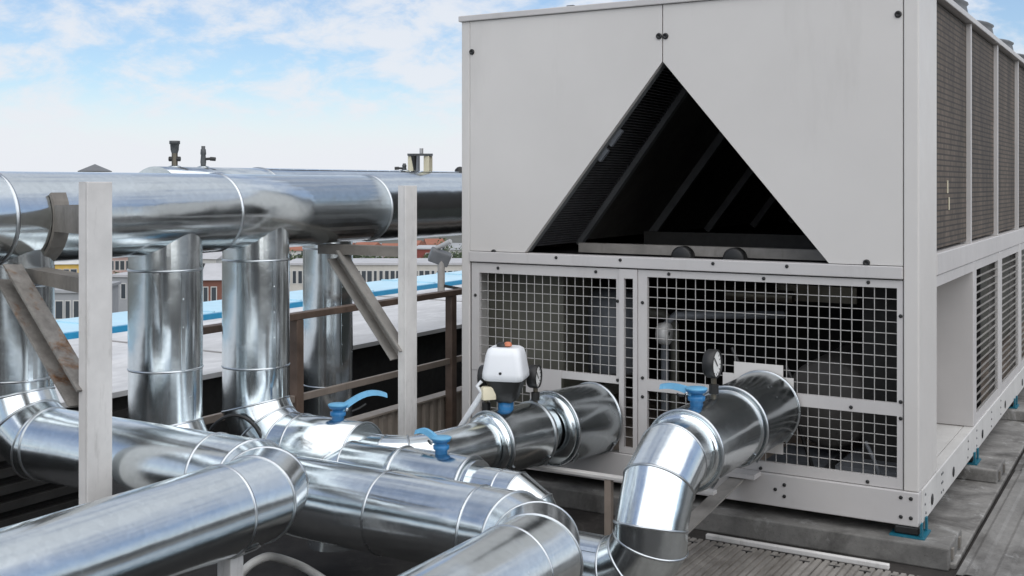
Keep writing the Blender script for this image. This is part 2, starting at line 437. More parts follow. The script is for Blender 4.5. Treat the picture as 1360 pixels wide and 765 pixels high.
def sleeve(parent, p, q, r, ri, mat='clad', name='valve_jacket', step=.028):
    """removable jacket: stepped end collars, bead rings, annular ends down to the inner pipe"""
    p, q = Vector(p), Vector(q); ln = (q - p).length; d, a, b = frame_of(q - p)
    o = MB().lathe(p, d, [(.0, ri), (.0, r * .93), (step, r * .93)], NS).lathe(p, d, [(step, r * .93), (step, r)], NS, False).lathe(p, d, [(step, r), (ln - step, r)], NS)\
        .lathe(p, d, [(ln - step, r), (ln - step, r * .93)], NS, False).lathe(p, d, [(ln - step, r * .93), (ln, r * .93)], NS).lathe(p, d, [(ln, r * .93), (ln, ri)], NS, False).build(name, mat, parent)
    for t in (step, ln - step): bead(o, p + d * t, d, d, a, b, r, .006)
    # toggle latches
    for t in (step + .02, ln - step - .02):
        th = -.6; e = a * math.cos(th) + b * math.sin(th)
        MB().bar(p + d * t + e * (r + .004), p + d * (t + .004) + e * (r + .004) + d.cross(e) * .05, .012, .008, e).build('latch', 'bead', o)
    return o

# ================================================================== SETTING
GZ = 0.0   # roof deck level
o = MB().box((-3.98, -14, -.25), (16, 26, GZ)).build('roof_deck', 'deck_dark'); tag(o, kind='structure')
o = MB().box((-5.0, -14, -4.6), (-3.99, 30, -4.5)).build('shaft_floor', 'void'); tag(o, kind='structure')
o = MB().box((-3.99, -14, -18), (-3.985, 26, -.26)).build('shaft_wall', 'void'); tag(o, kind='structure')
o = MB().box((-700, -700, -18.2), (700, 900, -18.0)).build('ground', 'ground'); tag(o, kind='structure')
# parapet and plant room added out of view to darken the pipe reflections
o = MB().box((-3.9, -9.3, 0), (12, -9.0, 1.15)).build('added_parapet_wall', 'unseen_parapet'); tag(o, kind='structure')
MB().box((-3.95, -9.35, 1.151), (12.05, -8.95, 1.21)).build('coping', 'galv', o)
o = MB().box((9.0, -9, 0), (9.3, 14, 1.15)).build('added_parapet_wall', 'unseen_parapet'); tag(o, kind='structure')
o = MB().box((2.2, -7.5, 0), (6.8, -3.6, 3.1)).build('added_plant_room', 'unseen_parapet'); tag(o, kind='structure')
MB().box((2.0, -7.7, 3.101), (7.0, -3.4, 3.3)).build('roof_slab', 'galv', o)
MB().box((3.6, -3.599, 0), (4.6, -3.56, 2.1)).build('door', 'inside_grey', o)
# neighbouring flat roof
zr = EYE - 1.14
nr = MB().box((-7.0, -14, zr - .03), (-5.0, 30, zr)).build('neighbour_roof', 'roof_white'); tag(nr, kind='structure'); ORG[nr] = Vector((0, 0, 0))
for k in range(11):
    MB().box((-6.98, -12.5 + k * 3.6, zr), (-5.02, -12.47 + k * 3.6, zr + .006)).build('sheet_joint', 'roof_edge', nr)
nb = thing('neighbour_block', (-5.06, 2, -18), 'black wall with louvre slats under the white flat roof', 'wall')
MB().box((-7.0, -14, -18), (-5.06, 30, zr - .031)).build('wall', 'void', nb)  # near-black colour over the whole wall
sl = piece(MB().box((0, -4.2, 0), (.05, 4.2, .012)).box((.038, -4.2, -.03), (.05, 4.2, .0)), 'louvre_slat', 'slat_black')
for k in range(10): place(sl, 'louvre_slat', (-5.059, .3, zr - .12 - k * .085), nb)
for y in (-3.92, .2, 4.52): MB().box((-5.0585, y, zr - 1.1), (-5.0, y + .06, zr - .032)).build('jamb', 'slat_black', nb)
# blue canopy
cz = EYE - 1.17
t = thing('skylight_canopy', (-7.0, 0, cz), 'long sky blue sheet canopy with a deep blue edge beyond the white roof', 'canopy')
MB().box((-7.03, -14, cz), (-7.0, 30, cz + .075)).build('fascia', 'canopy_blue', t)
for k in range(40):
    y0 = -14 + k * 1.1
    MB().box((-7.76, y0 + .012, cz + .03), (-7.03, y0 + 1.088, cz + .08)).build('panel', 'canopy_light', t)
    MB().box((-7.76, y0 - .012, cz + .03), (-7.03, y0 + .0115, cz + .092)).build('rib', 'canopy_light', t)
MB().box((-7.77, -14, -18), (-7.4, 30, cz - .01)).build('wall', 'b_grey', t)
# corrugated upstand
t = thing('corrugated_upstand', (-3.93, 6, 0), 'low tan corrugated metal upstand along the roof edge', 'upstand')
V = []; Fc = []; y = 4.0; i = 0
prof = []
while y < 9.5:
    prof += [(y, 0), (y + .035, 0), (y + .045, .018), (y + .075, .018)]; y += .085
for (yy, dx) in prof: V += [(-3.93 + dx, yy, 0), (-3.93 + dx, yy, .23)]
Fc = [(2 * i, 2 * i + 2, 2 * i + 3, 2 * i + 1) for i in range(len(prof) - 1)]
mesh('corrugated_sheet', V, Fc, 'corrugated', t)
MB().box((-3.985, 4.0, .23), (-3.90, 9.5, .242)).build('capping', 'corrugated', t)

# ribbed walkway planks
wk = MB().box((-1.85, 2.9, .002), (4.5, 4.60, .006)).build('walkway', 'deck_dark'); tag(wk, kind='structure'); ORG[wk] = Vector((0, 0, 0))
def plank_mesh(wd, ln, pitch, nm):
    mb = MB(); n = int(wd / pitch); V = []; P = []
    for k in range(n):
        x = k * pitch; P += [(x, .012), (x + pitch * .22, .012), (x + pitch * .32, .020), (x + pitch * .92, .020)]
    P.append((wd, .012))
    for (x, z) in P: V += [(x, 0, z), (x, ln, z)]
    mb.add(V, [(2 * i, 2 * i + 2, 2 * i + 3, 2 * i + 1) for i in range(len(P) - 1)])
    mb.box((0, 0, 0), (wd, ln, .008)); return piece(mb, nm, 'plank')
pm = plank_mesh(.596, 1.6, .0298, 'plank')
slot = piece(MB().box((-.022, -.006, -.0125), (.022, .006, .0008)), 'slot', 'black')
for c in range(9):
    for r_ in range(1):
        x = -1.83 + c * .6; y = 4.56 - 1.61 * (r_ + 1)
        pl = place(pm, 'plank', (x + .002, y, .008 + random.uniform(0, .002)), wk)
        pl.rotation_euler = (random.uniform(-.001, .001), random.uniform(-.002, .002), 0)
        if r_ == 0 and -1.9 < x < 1:
            for k in range(5):
                so = link('slot', slot, pl); so.location = (.06 + k * .12, 1.545, .0198)
# strip
tag(MB().box((-1.75, 4.60, .012), (-.98, 4.625, .034), .004).build('edge_strip', 'galv_white', None, (-1.4, 4.6, .012)), 'thin white steel strip on the deck before the big grey unit', 'strip')
# side deck (long grey roofing boards right of the unit)
sdk = MB().box((-.75, 4.64, .002), (6, 24, .008)).build('side_deck', 'deck_dark'); tag(sdk, kind='structure'); ORG[sdk] = Vector((0, 0, 0))
def board_mesh(wd, ln):
    mb = MB(); V = []; P = [(0, .01), (.006, .02)]; k = 0
    x = .03
    while x < wd - .05:
        P += [(x, .02), (x + .012, .026), (x + .05, .026), (x + .062, .02)]; x += .10
    P += [(wd - .006, .02), (wd, .01)]
    for (x, z) in P: V += [(x, 0, z), (x, ln, z)]
    mb.add(V, [(2 * i, 2 * i + 2, 2 * i + 3, 2 * i + 1) for i in range(len(P) - 1)]).box((0, 0, -.005), (wd, ln, .008)); return piece(mb, 'board', 'slab')
bm_ = board_mesh(.50, 1.85)
for c in range(6):
    for r_ in range(5):
        b_ = place(bm_, 'board', (-.738 + c * .505, 4.63 + r_ * 1.86 - (.35 if c % 2 else 0) * (r_ > 0), .008 + random.uniform(0, .004)), sdk)
        b_.rotation_euler = (0, 0, random.uniform(-.004, .004))

# plinth + sleepers
o = MB().box((-3.5, 4.775, 0), (-.755, 15, .025), .006).build('plinth', 'concrete'); tag(o, kind='structure')
SLY = [4.74, 6.16, 7.86, 9.5, 11.1]
lab = ['concrete sleeper under the front edge of the grey unit', 'second concrete sleeper from the front under the unit side', 'third concrete sleeper from the front under the unit side',
       'fourth concrete sleeper from the front under the unit side', 'rearmost concrete sleeper under the grey unit']
for y, lb in zip(SLY, lab):
    t = thing('concrete_sleeper', (-2, y + .15, .025), lb, 'sleeper', 'sleepers under the unit')
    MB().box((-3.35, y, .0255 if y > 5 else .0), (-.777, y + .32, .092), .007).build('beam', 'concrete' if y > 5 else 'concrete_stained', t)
    for dy in (.05, .22): MB().box((-.7765, y + dy, .034), (-.768, y + dy + .03, .078)).build('end_bracket', 'bracket_dark', t)

# ================================================================== CHILLER
ry1 = 6.27
YF = 4.82; XL, XR = -3.155, -.905; ZB = EYE - 1.411; ZT = EYE + .865; YB = 12.6
ch = thing('chiller', (XL + 1.125, YF, ZB), 'large pale grey air-cooled chiller with a black triangular front opening', 'chiller')
def fx(px): return at(px, 300, Y=YF).x
def fz(px, py): return at(px, py, Y=YF).z
XI = fx(1200)                       # inner edge of right corner post
ZM1, ZM0 = ZB + 1.070, ZB + 1.017   # mid rail
ZR = ZB + .140                      # base rail top
xs = fx(880)                        # panel seam
xl = fx(624.5)
# base rail
MB().box((XL, YF - .012, ZB), (XR, YF + .05, ZR), .004).build('front_base_rail', 'unit_trim', ch)
MB().box((XR - .05, YF + .051, ZB), (XR + .004, YB, ZR), .004).build('side_base_rail', 'unit_worn', ch)
MB().box((XL, YF + .051, ZB), (XL + .05, YB, ZR)).build('side_base_rail', 'unit_worn', ch)
MB().box((XL + .05, YF + .06, ZB + .02), (XR - .05, YB, ZB + .06)).build('floor_pan', 'stand_tan', ch)
# lifting holes + rivets of the side rail
hole = piece(MB().lathe((0, 0, 0), (1, 0, 0), [(0, .001), (.002, .024), (.0035, .024), (.003, .001)], 14), 'hole', 'black')
rivet = piece(MB().lathe((0, 0, 0), (1, 0, 0), [(0, .0065), (.003, .006), (.005, .001)], 8), 'rivet', 'inside_grey')
for y in (5.08, 5.62, 6.55, 7.5, 8.4):
    place(hole, 'lifting_hole', (XR + .0035, y, ZB + .052), ch)
for y in (4.93, 5.30, 5.34, 6.05, 6.35, 6.9, 7.3):
    for zz in (.03, .07, .11): place(rivet, 'rivet', (XR + .0035, y + random.uniform(-.01, .01), ZB + zz), ch)
# corner posts
MB().box((XI, YF - .002, ZR + .001), (XR, YF + .40, ZT - .03), .006).build('corner_post', 'unit', ch)
MB().box((XL, YF - .001, ZR + .001), (fx(624), YF + .30, ZT - .03), .005).build('corner_post', 'unit', ch)
# front panels with the triangular cut
zt = ZT - .032; pm_ = ZM1 + .003
apz = fz(880, 82)
MB().prism([(xl, pm_), (fx(697), pm_), (xs - .0025, apz), (xs - .0025, zt), (xl, zt)], 1, YF, YF + .03).build('front_panel', 'unit', ch)
MB().prism([(xs + .0025, apz), (fx(1101), pm_), (XI - .003, pm_), (XI - .003, zt), (xs + .0025, zt)], 1, YF, YF + .03).build('front_panel', 'unit', ch)
# folded return edges of the opening
for (xa, za, xb, zb) in ((fx(697), pm_, xs, apz), (xs, apz, fx(1101), pm_)):
    MB().bar((xa, YF + .05, za + .004), (xb, YF + .05, zb + .004), .035, .004, (0, 1, 0) if False else None).build('return_edge', 'inside_grey', ch)
# roof cap
MB().box((XL - .012, YF - .014, ZT - .03), (XR + .012, YB + .01, ZT), .004).build('roof_cap', 'unit_trim', ch)
# mid rails
MB().box((xl, YF - .010, ZM0), (XI - .002, YF + .06, ZM1), .004).build('front_mid_rail', 'unit_trim', ch)
MB().box((XR - .07, YF + .401, ZM0 - .01), (XR + .003, YB, ZM1 + .035), .004).build('side_mid_rail', 'unit_trim', ch)
# bolts
bolt = piece(MB().lathe((0, 0, 0), (0, -1, 0), [(0, .0145), (.005, .0145), (.007, .011), (.007, .006), (.0035, .0055), (.0035, .0005)], 16), 'bolt', 'black')
for px, py in ((627, 69), (875.5, 48), (884, 48), (1193, 19), (656, 335), (1151, 349)):
    p = at(px, py, Y=YF); place(bolt, 'bolt', (p.x, YF - .0005, p.z), ch)
screw = piece(MB().lathe((0, 0, 0), (0, -1, 0), [(0, .008), (.003, .008), (.005, .005), (.005, .0005)], 10), 'screw', 'black')
for px in (740, 825, 948, 1046): p = fx(px); place(screw, 'screw', (p, YF - .010, ZM1 - .016), ch)
for dx, dz in ((-.07, .035), (-.03, .035), (-.07, .115), (-.03, .115), (-.60, .075), (-.56, .10), (-.56, .05), (-.9, .10)):
    place(screw, 'screw', (XR + dx, YF - .0125, ZB + dz), ch)

# --- grilles
def wires(x0, x1, z0, z1, yy, pitch, parent, rw=.0022):
    mb = MB(); n = max(1, round((x1 - x0) / pitch)); m = max(1, round((z1 - z0) / pitch))
    for i in range(1, n):
        x = x0 + (x1 - x0) * i / n; mb.tube([(x, yy, z0 - .01), (x, yy, z1 + .01)], rw, 6, False)
    for j in range(1, m):
        z = z0 + (z1 - z0) * j / m; mb.tube([(x0 - .01, yy + rw * 1.7, z), (x1 + .01, yy + rw * 1.7, z)], rw, 6, False)
    return tag(mb.build('wire_mesh', 'wire', parent), kind='stuff')
def framed(x0, x1, z0, z1, ox0, ox1, bars, yy, name):
    """frame x0..x1 z0..z1; openings between ox0..ox1 for each (zlow,zhigh) in bars"""
    mb = MB(); th = .022
    mb.box((x0, yy, z0), (ox0, yy + th, z1)); mb.box((ox1, yy, z0), (x1, yy + th, z1))
    zz = [z0] + [q for b in bars for q in b] + [z1]
    for i in range(0, len(zz), 2): mb.box((ox0, yy + .0005, zz[i]), (ox1, yy + th, zz[i + 1]))
    fr = mb.build(name, 'unit_trim', ch)
    for (a, b) in bars: wires(ox0, ox1, a, b, yy + .012, .0465, fr)
    return fr
gx0, gx1 = fx(847), XI - .004
u0, u1 = fz(1191, 536), fz(1191, 383)
l0, l1 = fz(1191, 636), fz(1191, 553)
gr = framed(gx0, gx1, ZR + .003, ZM0 - .006, fx(859), fx(1191), [(l0, l1), (u0, u1)], YF + .004, 'grille_frame')
for px, py in ((853, 402), (853, 502), (853, 527), (1196, 420), (1196, 534), (1196, 556), (888, 364), (1014, 370), (1153, 375), (1130, 541), (1010, 622), (1152, 640)):
    p = at(px, py, Y=YF); place(screw, 'screw', (p.x, YF + .0035, p.z), gr)
lz0 = fz(818, 500)
gl = framed(fx(626), fx(822), lz0 - .035, ZM0 - .006, fx(636), fx(818), [(lz0, fz(636, 362))], YF + .004, 'grille_frame')
for px, py in ((631, 392), (820, 400), (820, 505), (661, 356), (791, 361)):
    p = at(px, py, Y=YF); place(screw, 'screw', (p.x, YF + .0035, p.z), gl)
# narrow lower leg of the left grille and its stepped filler plates round the pipe
xa, xb = fx(636), fx(703)
g2 = framed(fx(626), xb + .03, ZR + .01, lz0 - .037, xa, xb, [(ZR + .05, lz0 - .05)], YF + .006, 'grille_frame')
MB().box((xb - .02, YF + .001, lz0 - .12), (fx(745), YF + .0035, lz0 + .004)).build('filler_plate', 'unit_trim', ch)
# centre column with narrow mesh slot
framed(fx(822.6), fx(846.4), ZR + .003, ZM0 - .006, fx(829), fx(841), [(ZR + .03, fz(835, 370))], YF - .004, 'centre_column')
# stepped filler plate behind the right grille
MB().box((fx(975), YF - .001, fz(1010, 600)), (fx(1040), YF + .003, fz(1010, 483))).box((fx(960), YF - .0005, fz(968, 600)), (fx(974.8), YF + .003, fz(968, 495))).box((fx(1040.2), YF - .0005, fz(1047, 568)), (fx(1054), YF + .003, fz(1047, 502))).build('filler_plate', 'unit', ch)

# --- interior
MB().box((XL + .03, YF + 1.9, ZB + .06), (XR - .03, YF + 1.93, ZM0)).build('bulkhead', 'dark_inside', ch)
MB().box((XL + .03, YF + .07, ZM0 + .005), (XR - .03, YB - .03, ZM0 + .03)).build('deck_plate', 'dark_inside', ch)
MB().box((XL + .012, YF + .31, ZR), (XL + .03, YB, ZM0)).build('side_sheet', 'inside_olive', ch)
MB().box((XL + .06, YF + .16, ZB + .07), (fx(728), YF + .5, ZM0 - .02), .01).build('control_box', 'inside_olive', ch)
MB().box((XR - .32, YF + .385, ZB + .061), (XR - .003, YF + .398, ZM0)).build('added_bay_screen', 'dark_inside', ch)  # added dark screen keeping bay light out of the grille view
MB().box((XR - .32, YF + .399, ZB + .061), (XR - .306, ry1, ZM0)).build('added_dark_sheet', 'dark_inside', ch)  # dark sheet added so the bay side looks unlit through the mesh
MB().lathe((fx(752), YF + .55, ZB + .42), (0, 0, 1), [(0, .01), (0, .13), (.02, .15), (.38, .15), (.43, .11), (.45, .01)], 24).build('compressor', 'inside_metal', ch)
MB().tube([(fx(752) + .13, YF + .5, ZB + .75), (fx(752) + .3, YF + .5, ZB + .75), (fx(752) + .36, YF + .5, ZB + .70), (fx(752) + .36, YF + .5, ZB + .1)], .022, 10).build('refrigerant_pipe', 'inside_olive', ch)
MB().tube([(fx(850), YF + .3, ZB + .3), (fx(850), YF + .3, ZB + .72), (fx(850) + .05, YF + .3, ZB + .77), (fx(850) + .5, YF + .6, ZB + .77)], .02, 10).build('refrigerant_pipe', 'inside_metal', ch)
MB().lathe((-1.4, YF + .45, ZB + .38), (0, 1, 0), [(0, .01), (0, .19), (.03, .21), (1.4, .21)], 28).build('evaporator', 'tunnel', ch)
MB().box((-1.75, YF + .8, ZB + .82), (-1.35, YF + .83, ZB + .90)).build('terminal_strip', 'brass', ch)
MB().box((-1.3, YF + .2, ZB + .06), (-.98, YF + .6, ZB + .16)).box((-1.65, YF + .25, ZB + .06), (-1.38, YF + .7, ZB + .12)).build('drain_tray', 'inside_metal', ch)

for x_, z_, l_ in ((-1.75, .66, .5), (-1.5, .60, .45), (-2.75, .3, .5), (-1.15, .3, .45)):
    MB().tube(smoothline([Vector((x_, YF + .12, ZB + z_)), Vector((x_ + .06, YF + .10, ZB + z_ - .12)), Vector((x_ + .04, YF + .14, ZB + z_ - .22)), Vector((x_ + .12, YF + .2, ZB + .08))]), .009, 7).build('control_cable', 'black' if z_ > .5 else 'inside_metal', ch)
MB().lathe((fx(868), YF + .14, ZB + .70), (1, 0, 0), [(-.03, .01), (-.03, .05), (.0, .055), (.02, .05), (.02, .01)], 16).build('sight_glass', 'galv', ch)
MB().box((fx(832), YF + .10, ZB + .60), (fx(832) + .05, YF + .13, ZB + .78)).build('terminal_strip', 'galv', ch)
MB().tube([(fx(915), YF + .5, ZB + .87), (fx(1010), YF + .5, ZB + .87)], .03, 10).build('refrigerant_pipe', 'brass', ch)
# --- A-frame tunnel seen through the triangular opening
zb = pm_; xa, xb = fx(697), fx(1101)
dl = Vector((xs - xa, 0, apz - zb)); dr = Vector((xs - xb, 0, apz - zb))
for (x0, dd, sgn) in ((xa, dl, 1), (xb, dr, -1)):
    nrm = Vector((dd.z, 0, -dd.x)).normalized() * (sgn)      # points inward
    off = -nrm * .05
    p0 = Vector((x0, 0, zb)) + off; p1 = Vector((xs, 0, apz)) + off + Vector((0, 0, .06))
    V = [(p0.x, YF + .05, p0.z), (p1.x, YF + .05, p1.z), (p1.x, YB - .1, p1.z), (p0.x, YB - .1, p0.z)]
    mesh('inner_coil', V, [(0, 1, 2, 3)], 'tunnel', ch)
    for k in range(7):      # frames between coil sections
        y = YF + .62 + k * .98
        MB().bar((p0.x + nrm.x * .02, y, p0.z + nrm.z * .02), (p1.x + nrm.x * .02, y, p1.z + nrm.z * .02), .05, .04, (0, 1, 0)).build('coil_frame', 'inside_grey', ch)
    # fin stack in the first section
    n = 74
    fin = MB()
    for k in range(n):
        c = p0.lerp(p1, (k + .8) / (n + 1)) + nrm * .012
        f_ = MB().bar((c.x, YF + .1, c.z), (c.x, YF + .58, c.z), .006, .026, nrm)
        if sgn == 1: f_.build('coil_tube', 'tunnel_fin', ch)
# cable tray bits on the left edge
for (ta, tb) in ((.50, .56), (.58, .66)):
    c0 = Vector((xa, YF + .07, zb)).lerp(Vector((xs, YF + .07, apz)), ta); c1 = Vector((xa, YF + .07, zb)).lerp(Vector((xs, YF + .07, apz)), tb)
    MB().bar(c0 + Vector((.01, 0, 0)), c1 + Vector((.01, 0, 0)), .02, .02).build('bracket', 'inside_metal', ch)
MB().box((xa + .12, YF + .35, ZM1 - .01), (xb - .02, YF + .40, ZM1 + .038)).build('inner_beam', 'galv_dirty', ch)
MB().box((xa + .2, YF + 1.0, ZM1 + .0), (xb - .02, YF + 1.06, ZM1 + .075)).build('inner_beam', 'dark_inside', ch)
for px in (886, 957):
    MB().lathe((fx(px) , YF + .22, ZM1 - .005), (0, -1, 0), [(0, .002), (0, .052), (.05, .052), (.055, .042), (.055, .002)], 20).build('grommet', 'black', ch)
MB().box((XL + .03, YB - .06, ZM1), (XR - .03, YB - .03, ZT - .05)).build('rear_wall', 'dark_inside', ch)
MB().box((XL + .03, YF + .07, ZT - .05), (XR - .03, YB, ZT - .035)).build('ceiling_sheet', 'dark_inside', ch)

# --- right side: coil bank above, recess and louvres below
ys = [YF + .401, 6.22, 7.24, 8.26, 9.28, 10.3, 11.32, 12.3]
for k in range(len(ys) - 1):
    cp = MB().box((XR - .06, ys[k] + .02, ZM1 + .05), (XR - .025, ys[k + 1] - .02, ZT - .04)).build('coil_panel', 'coil', ch)
    if k: MB().box((XR - .07, ys[k] - .02, ZM1 + .036), (XR - .004, ys[k] + .02, ZT - .031)).build('mullion', 'unit_trim', ch)
MB().box((XR - .10, YF + .401, ZM1), (XR - .075, YB, ZT - .04)).build('coil_backing', 'dark_inside', ch)
for (y, z) in ((5.62, .30), (5.66, .22)):
    MB().box((XR - .024, y, ZM1 + z), (XR - .021, y + .02, ZM1 + z + .06)).build('label_tag', 'cream', ch)
MB().box((XR - .06, YF + .405, ZM1 + .05), (XR - .01, YF + .43, ZT - .04)).build('coil_stop', 'inside_grey', ch)
# recess bay
MB().box((XR - .30, YF + .401, ZR + .12), (XR - .285, ry1, ZM0 - .011)).build('recess_panel', 'unit', ch)
MB().box((XR - .28, ry1, ZR + .001), (XR - .0, ry1 + .07, ZM0 - .011), .004).build('side_post', 'unit_trim', ch)
MB().box((XR - .284, YF + .401, ZR - .015), (XR - .051, ry1 - .001, ZR - .001)).build('sill', 'unit_worn', ch)
MB().box((XR - .28, YF + .401, ZM0 - .06), (XR - .002, ry1 - .001, ZM0 - .012)).build('head_rail', 'unit_trim', ch)
for k in range(4):
    for j in (0, 1): place(rivet, 'rivet', (XR - .285, 5.45 + k * .2, ZM0 - .16 - j * .035), ch)
ly = [(ry1 + .075, 7.27), (7.37, 8.28), (8.38, 9.3), (9.4, 10.3), (10.4, 11.3)]
slat_me = {}
for (a, b) in ly:
    lp = MB().box((XR - .02, a, ZR + .002), (XR - .002, a + .04, ZM0 - .012)).box((XR - .02, b - .04, ZR + .002), (XR - .002, b, ZM0 - .012))\
        .box((XR - .02, a + .04, ZR + .002), (XR - .003, b - .04, ZR + .05)).box((XR - .02, a + .04, ZM0 - .06), (XR - .003, b - .04, ZM0 - .012)).build('louvre_frame', 'unit_trim', ch)
    n = 18; wd = round(b - a - .08, 3)
    if wd not in slat_me:
        mb = MB(); V = []; Fc = []; q = 4
        for s_ in (0, wd):
            for k in range(q + 1):
                f_ = k / q; V.append((-.002 - .004 * f_, s_, .004 * f_))
        Fc = [(k, k + 1, k + 2 + q, k + 1 + q) for k in range(q)]
        mb.add(V, Fc, True); mb.box((-.003, 0, -.004), (-.0015, wd, .004)); slat_me[wd] = piece(mb, 'slat', 'galv_dirty')
    for k in range(n):
        place(slat_me[wd], 'slat', (XR - .004, a + .04, ZR + .06 + k * (ZM0 - ZR - .12) / n), lp)
    if b < 11: MB().box((XR - .06, b + .002, ZR + .001), (XR + .001, b + .085, ZM0 - .011), .004).build('side_post', 'unit_trim', ch)
MB().box((XR - .32, ry1, ZR), (XR - .305, YB, ZM0 - .012)).build('inner_sheet', 'inside_olive', ch)
# rear end + left outer skin
MB().box((XL, YB, ZB), (XR, YB + .03, ZT - .031)).build('rear_panel', 'unit', ch)
MB().box((XL, YF + .301, ZM0 + .001), (XL + .02, YB - .001, ZT - .031)).build('side_skin', 'coil', ch)
# fans
for k, y in enumerate((5.35, 6.32, 7.3, 8.28, 9.26, 10.24, 11.2, 12.0)):
    for x in (XL + .56, XR - .47):
        if k == 0 and x < -2: continue
        fo = MB().lathe((x, y, ZT - .001), (0, 0, 1), [(0, .455), (.02, .44), (.09, .425), (.10, .435), (.11, .42), (.0, .41)], 32).build('fan_shroud', 'inside_grey', ch)
        mb = MB()
        for rr in (.10, .2, .3, .4):
            mb.tube([(x + rr * math.cos(q * math.pi / 12), y + rr * math.sin(q * math.pi / 12), ZT + .085 + .04 * (1 - rr / .43)) for q in range(25)], .006, 5, False)
        for q in range(6):
            th = q * math.pi / 3; mb.tube([(x, y, ZT + .125), (x + .42 * math.cos(th), y + .42 * math.sin(th), ZT + .088)], .007, 5, False)
        mb.build('fan_guard', 'inside_grey', fo)
        mb = MB()
        for q in range(5):
            th = q * math.pi * .4; c, s_ = math.cos(th), math.sin(th); c2, s2 = math.cos(th + .5), math.sin(th + .5)
            mb.add([(x + .07 * c, y + .07 * s_, ZT + .03), (x + .38 * c, y + .38 * s_, ZT + .03), (x + .38 * c2, y + .38 * s2, ZT + .09), (x + .07 * c2, y + .07 * s2, ZT + .09)], [(0, 1, 2, 3)])
        mb.build('fan_blade', 'black', fo)
MB().lathe((-.72, 9.9, ZT + .06), (0, 1, 0), [(0, .01), (0, .17), (.05, .2), (2.2, .2), (2.25, .17), (2.25, .01)], 24).build('roof_duct', 'unit', ch)
p = at(757, 3, Y=YF + .3)
MB().box((p.x - .02, YF + .3, ZT), (p.x + .02, YF + .33, ZT + .06)).build('lifting_eye', 'black', ch)
# blue mounts
for k, y in enumerate(SLY[:4]):
    for x, sgn in ((XR - .045, 1), (XL + .045, -1)):
        if sgn < 0 and k: continue
        m = thing('vibration_mount', (x, y + .13, .092), ('blue rubber-lined mount below the front right corner of the grey unit', 'blue mount on the second sleeper beside the unit side rail', 'blue mount on the third sleeper beside the unit side rail', 'blue mount on the fourth sleeper beside the unit side rail')[k] if sgn > 0 else 'blue mount below the hidden front left corner of the unit', 'mount', 'blue mounts under the unit')
        MB().box((x - .07, y + .06, .0925), (x + .07, y + .20, .100)).build('foot_plate', 'teal', m)
        MB().box((x - .055, y + .075, .1005), (x + .045, y + .185, ZB - .002), .008).build('rubber_block', 'black', m)
        for dy in (.065, .17): MB().box((x + .052, y + dy, .1005), (x + .060, y + dy + .022, ZB + .018)).build('side_clip', 'teal', m)

# ================================================================== PIPES
HX, HZ = -3.45, EYE - .116
def ybulge(px, X): return at(px, 300, X=X).y
t = thing('header_pipe', (HX, 3, HZ), 'big shiny header pipe on the post brackets, closed before the second post', 'pipe', 'clad header pipes')
yr = [ybulge(25, HX + .16), ybulge(323, HX + .16)]; yend = ybulge(521, HX + .16)
pipe(t, [(HX, -1.6, HZ), (HX, yend, HZ)], .160, seams=[(0, .9), (0, 2.0), (0, yr[0] + 1.6), (0, yr[1] + 1.6)], cap0=True, cap1=True, tr=.006, end_rings=True)
BX, BZ = -4.25, EYE - .130
t = thing('header_pipe', (BX, 5, BZ), 'thicker shiny header pipe running behind the first one, with small vents on top', 'pipe', 'clad header pipes')
pipe(t, [(BX, 3.78, BZ), (BX, 14, BZ)], .218, seams=[(0, ybulge(361, BX + .1) - 3.78), (0, 2.9), (0, 4.2), (0, 5.5), (0, 7), (0, 8.5)], cap0=True, cap1=True, tr=.006)

def yaxis(px): return at(px, 300, X=HX).y
Y1 = 2.46; Y2 = yaxis(220); Y3 = yaxis(340)
# riser at the left, G and H
ZG = EYE - .878
t = thing('water_pipe', (HX, Y1, ZG), 'shiny clad pipe dropping at far left, then bending round toward the lower left corner', 'pipe', 'clad water pipes')
PG, _ = elbow_path([(HX, Y1, HZ - .05), (HX, Y1, ZG), (-2.203, Y1, ZG), (-2.203, -3, ZG)], (.20, .20), (3, 3))
pipe(t, [(HX, Y1, HZ - .05), (HX, Y1, ZG), (-2.203, Y1, ZG), (-2.203, -3, ZG)], .121, (.20, .20), (3, 3),
     seams=[(0, .18), (0, .50), (3, .035), (3, .80), (6, .12), (6, 1.3), (6, 2.4), (6, 3.5)], cap1=True)
# second riser, D and F
ZD = EYE - 1.14; FX = -1.667; DY = Y2
t = thing('water_pipe', (HX, Y2, ZD), 'shiny clad pipe from the second riser, low across the middle, leaving at bottom centre', 'pipe', 'clad water pipes')
pipe(t, [(HX, Y2, HZ - .05), (HX, Y2, ZD), (FX, DY, ZD), (FX, -3, ZD)], .142, (.24, .24), (3, 3),
     seams=[(0, .17), (0, .56), (3, .45), (3, .92), (3, 1.30), (6, .14), (6, 1.2), (6, 2.3), (6, 3.4)], cap1=True)
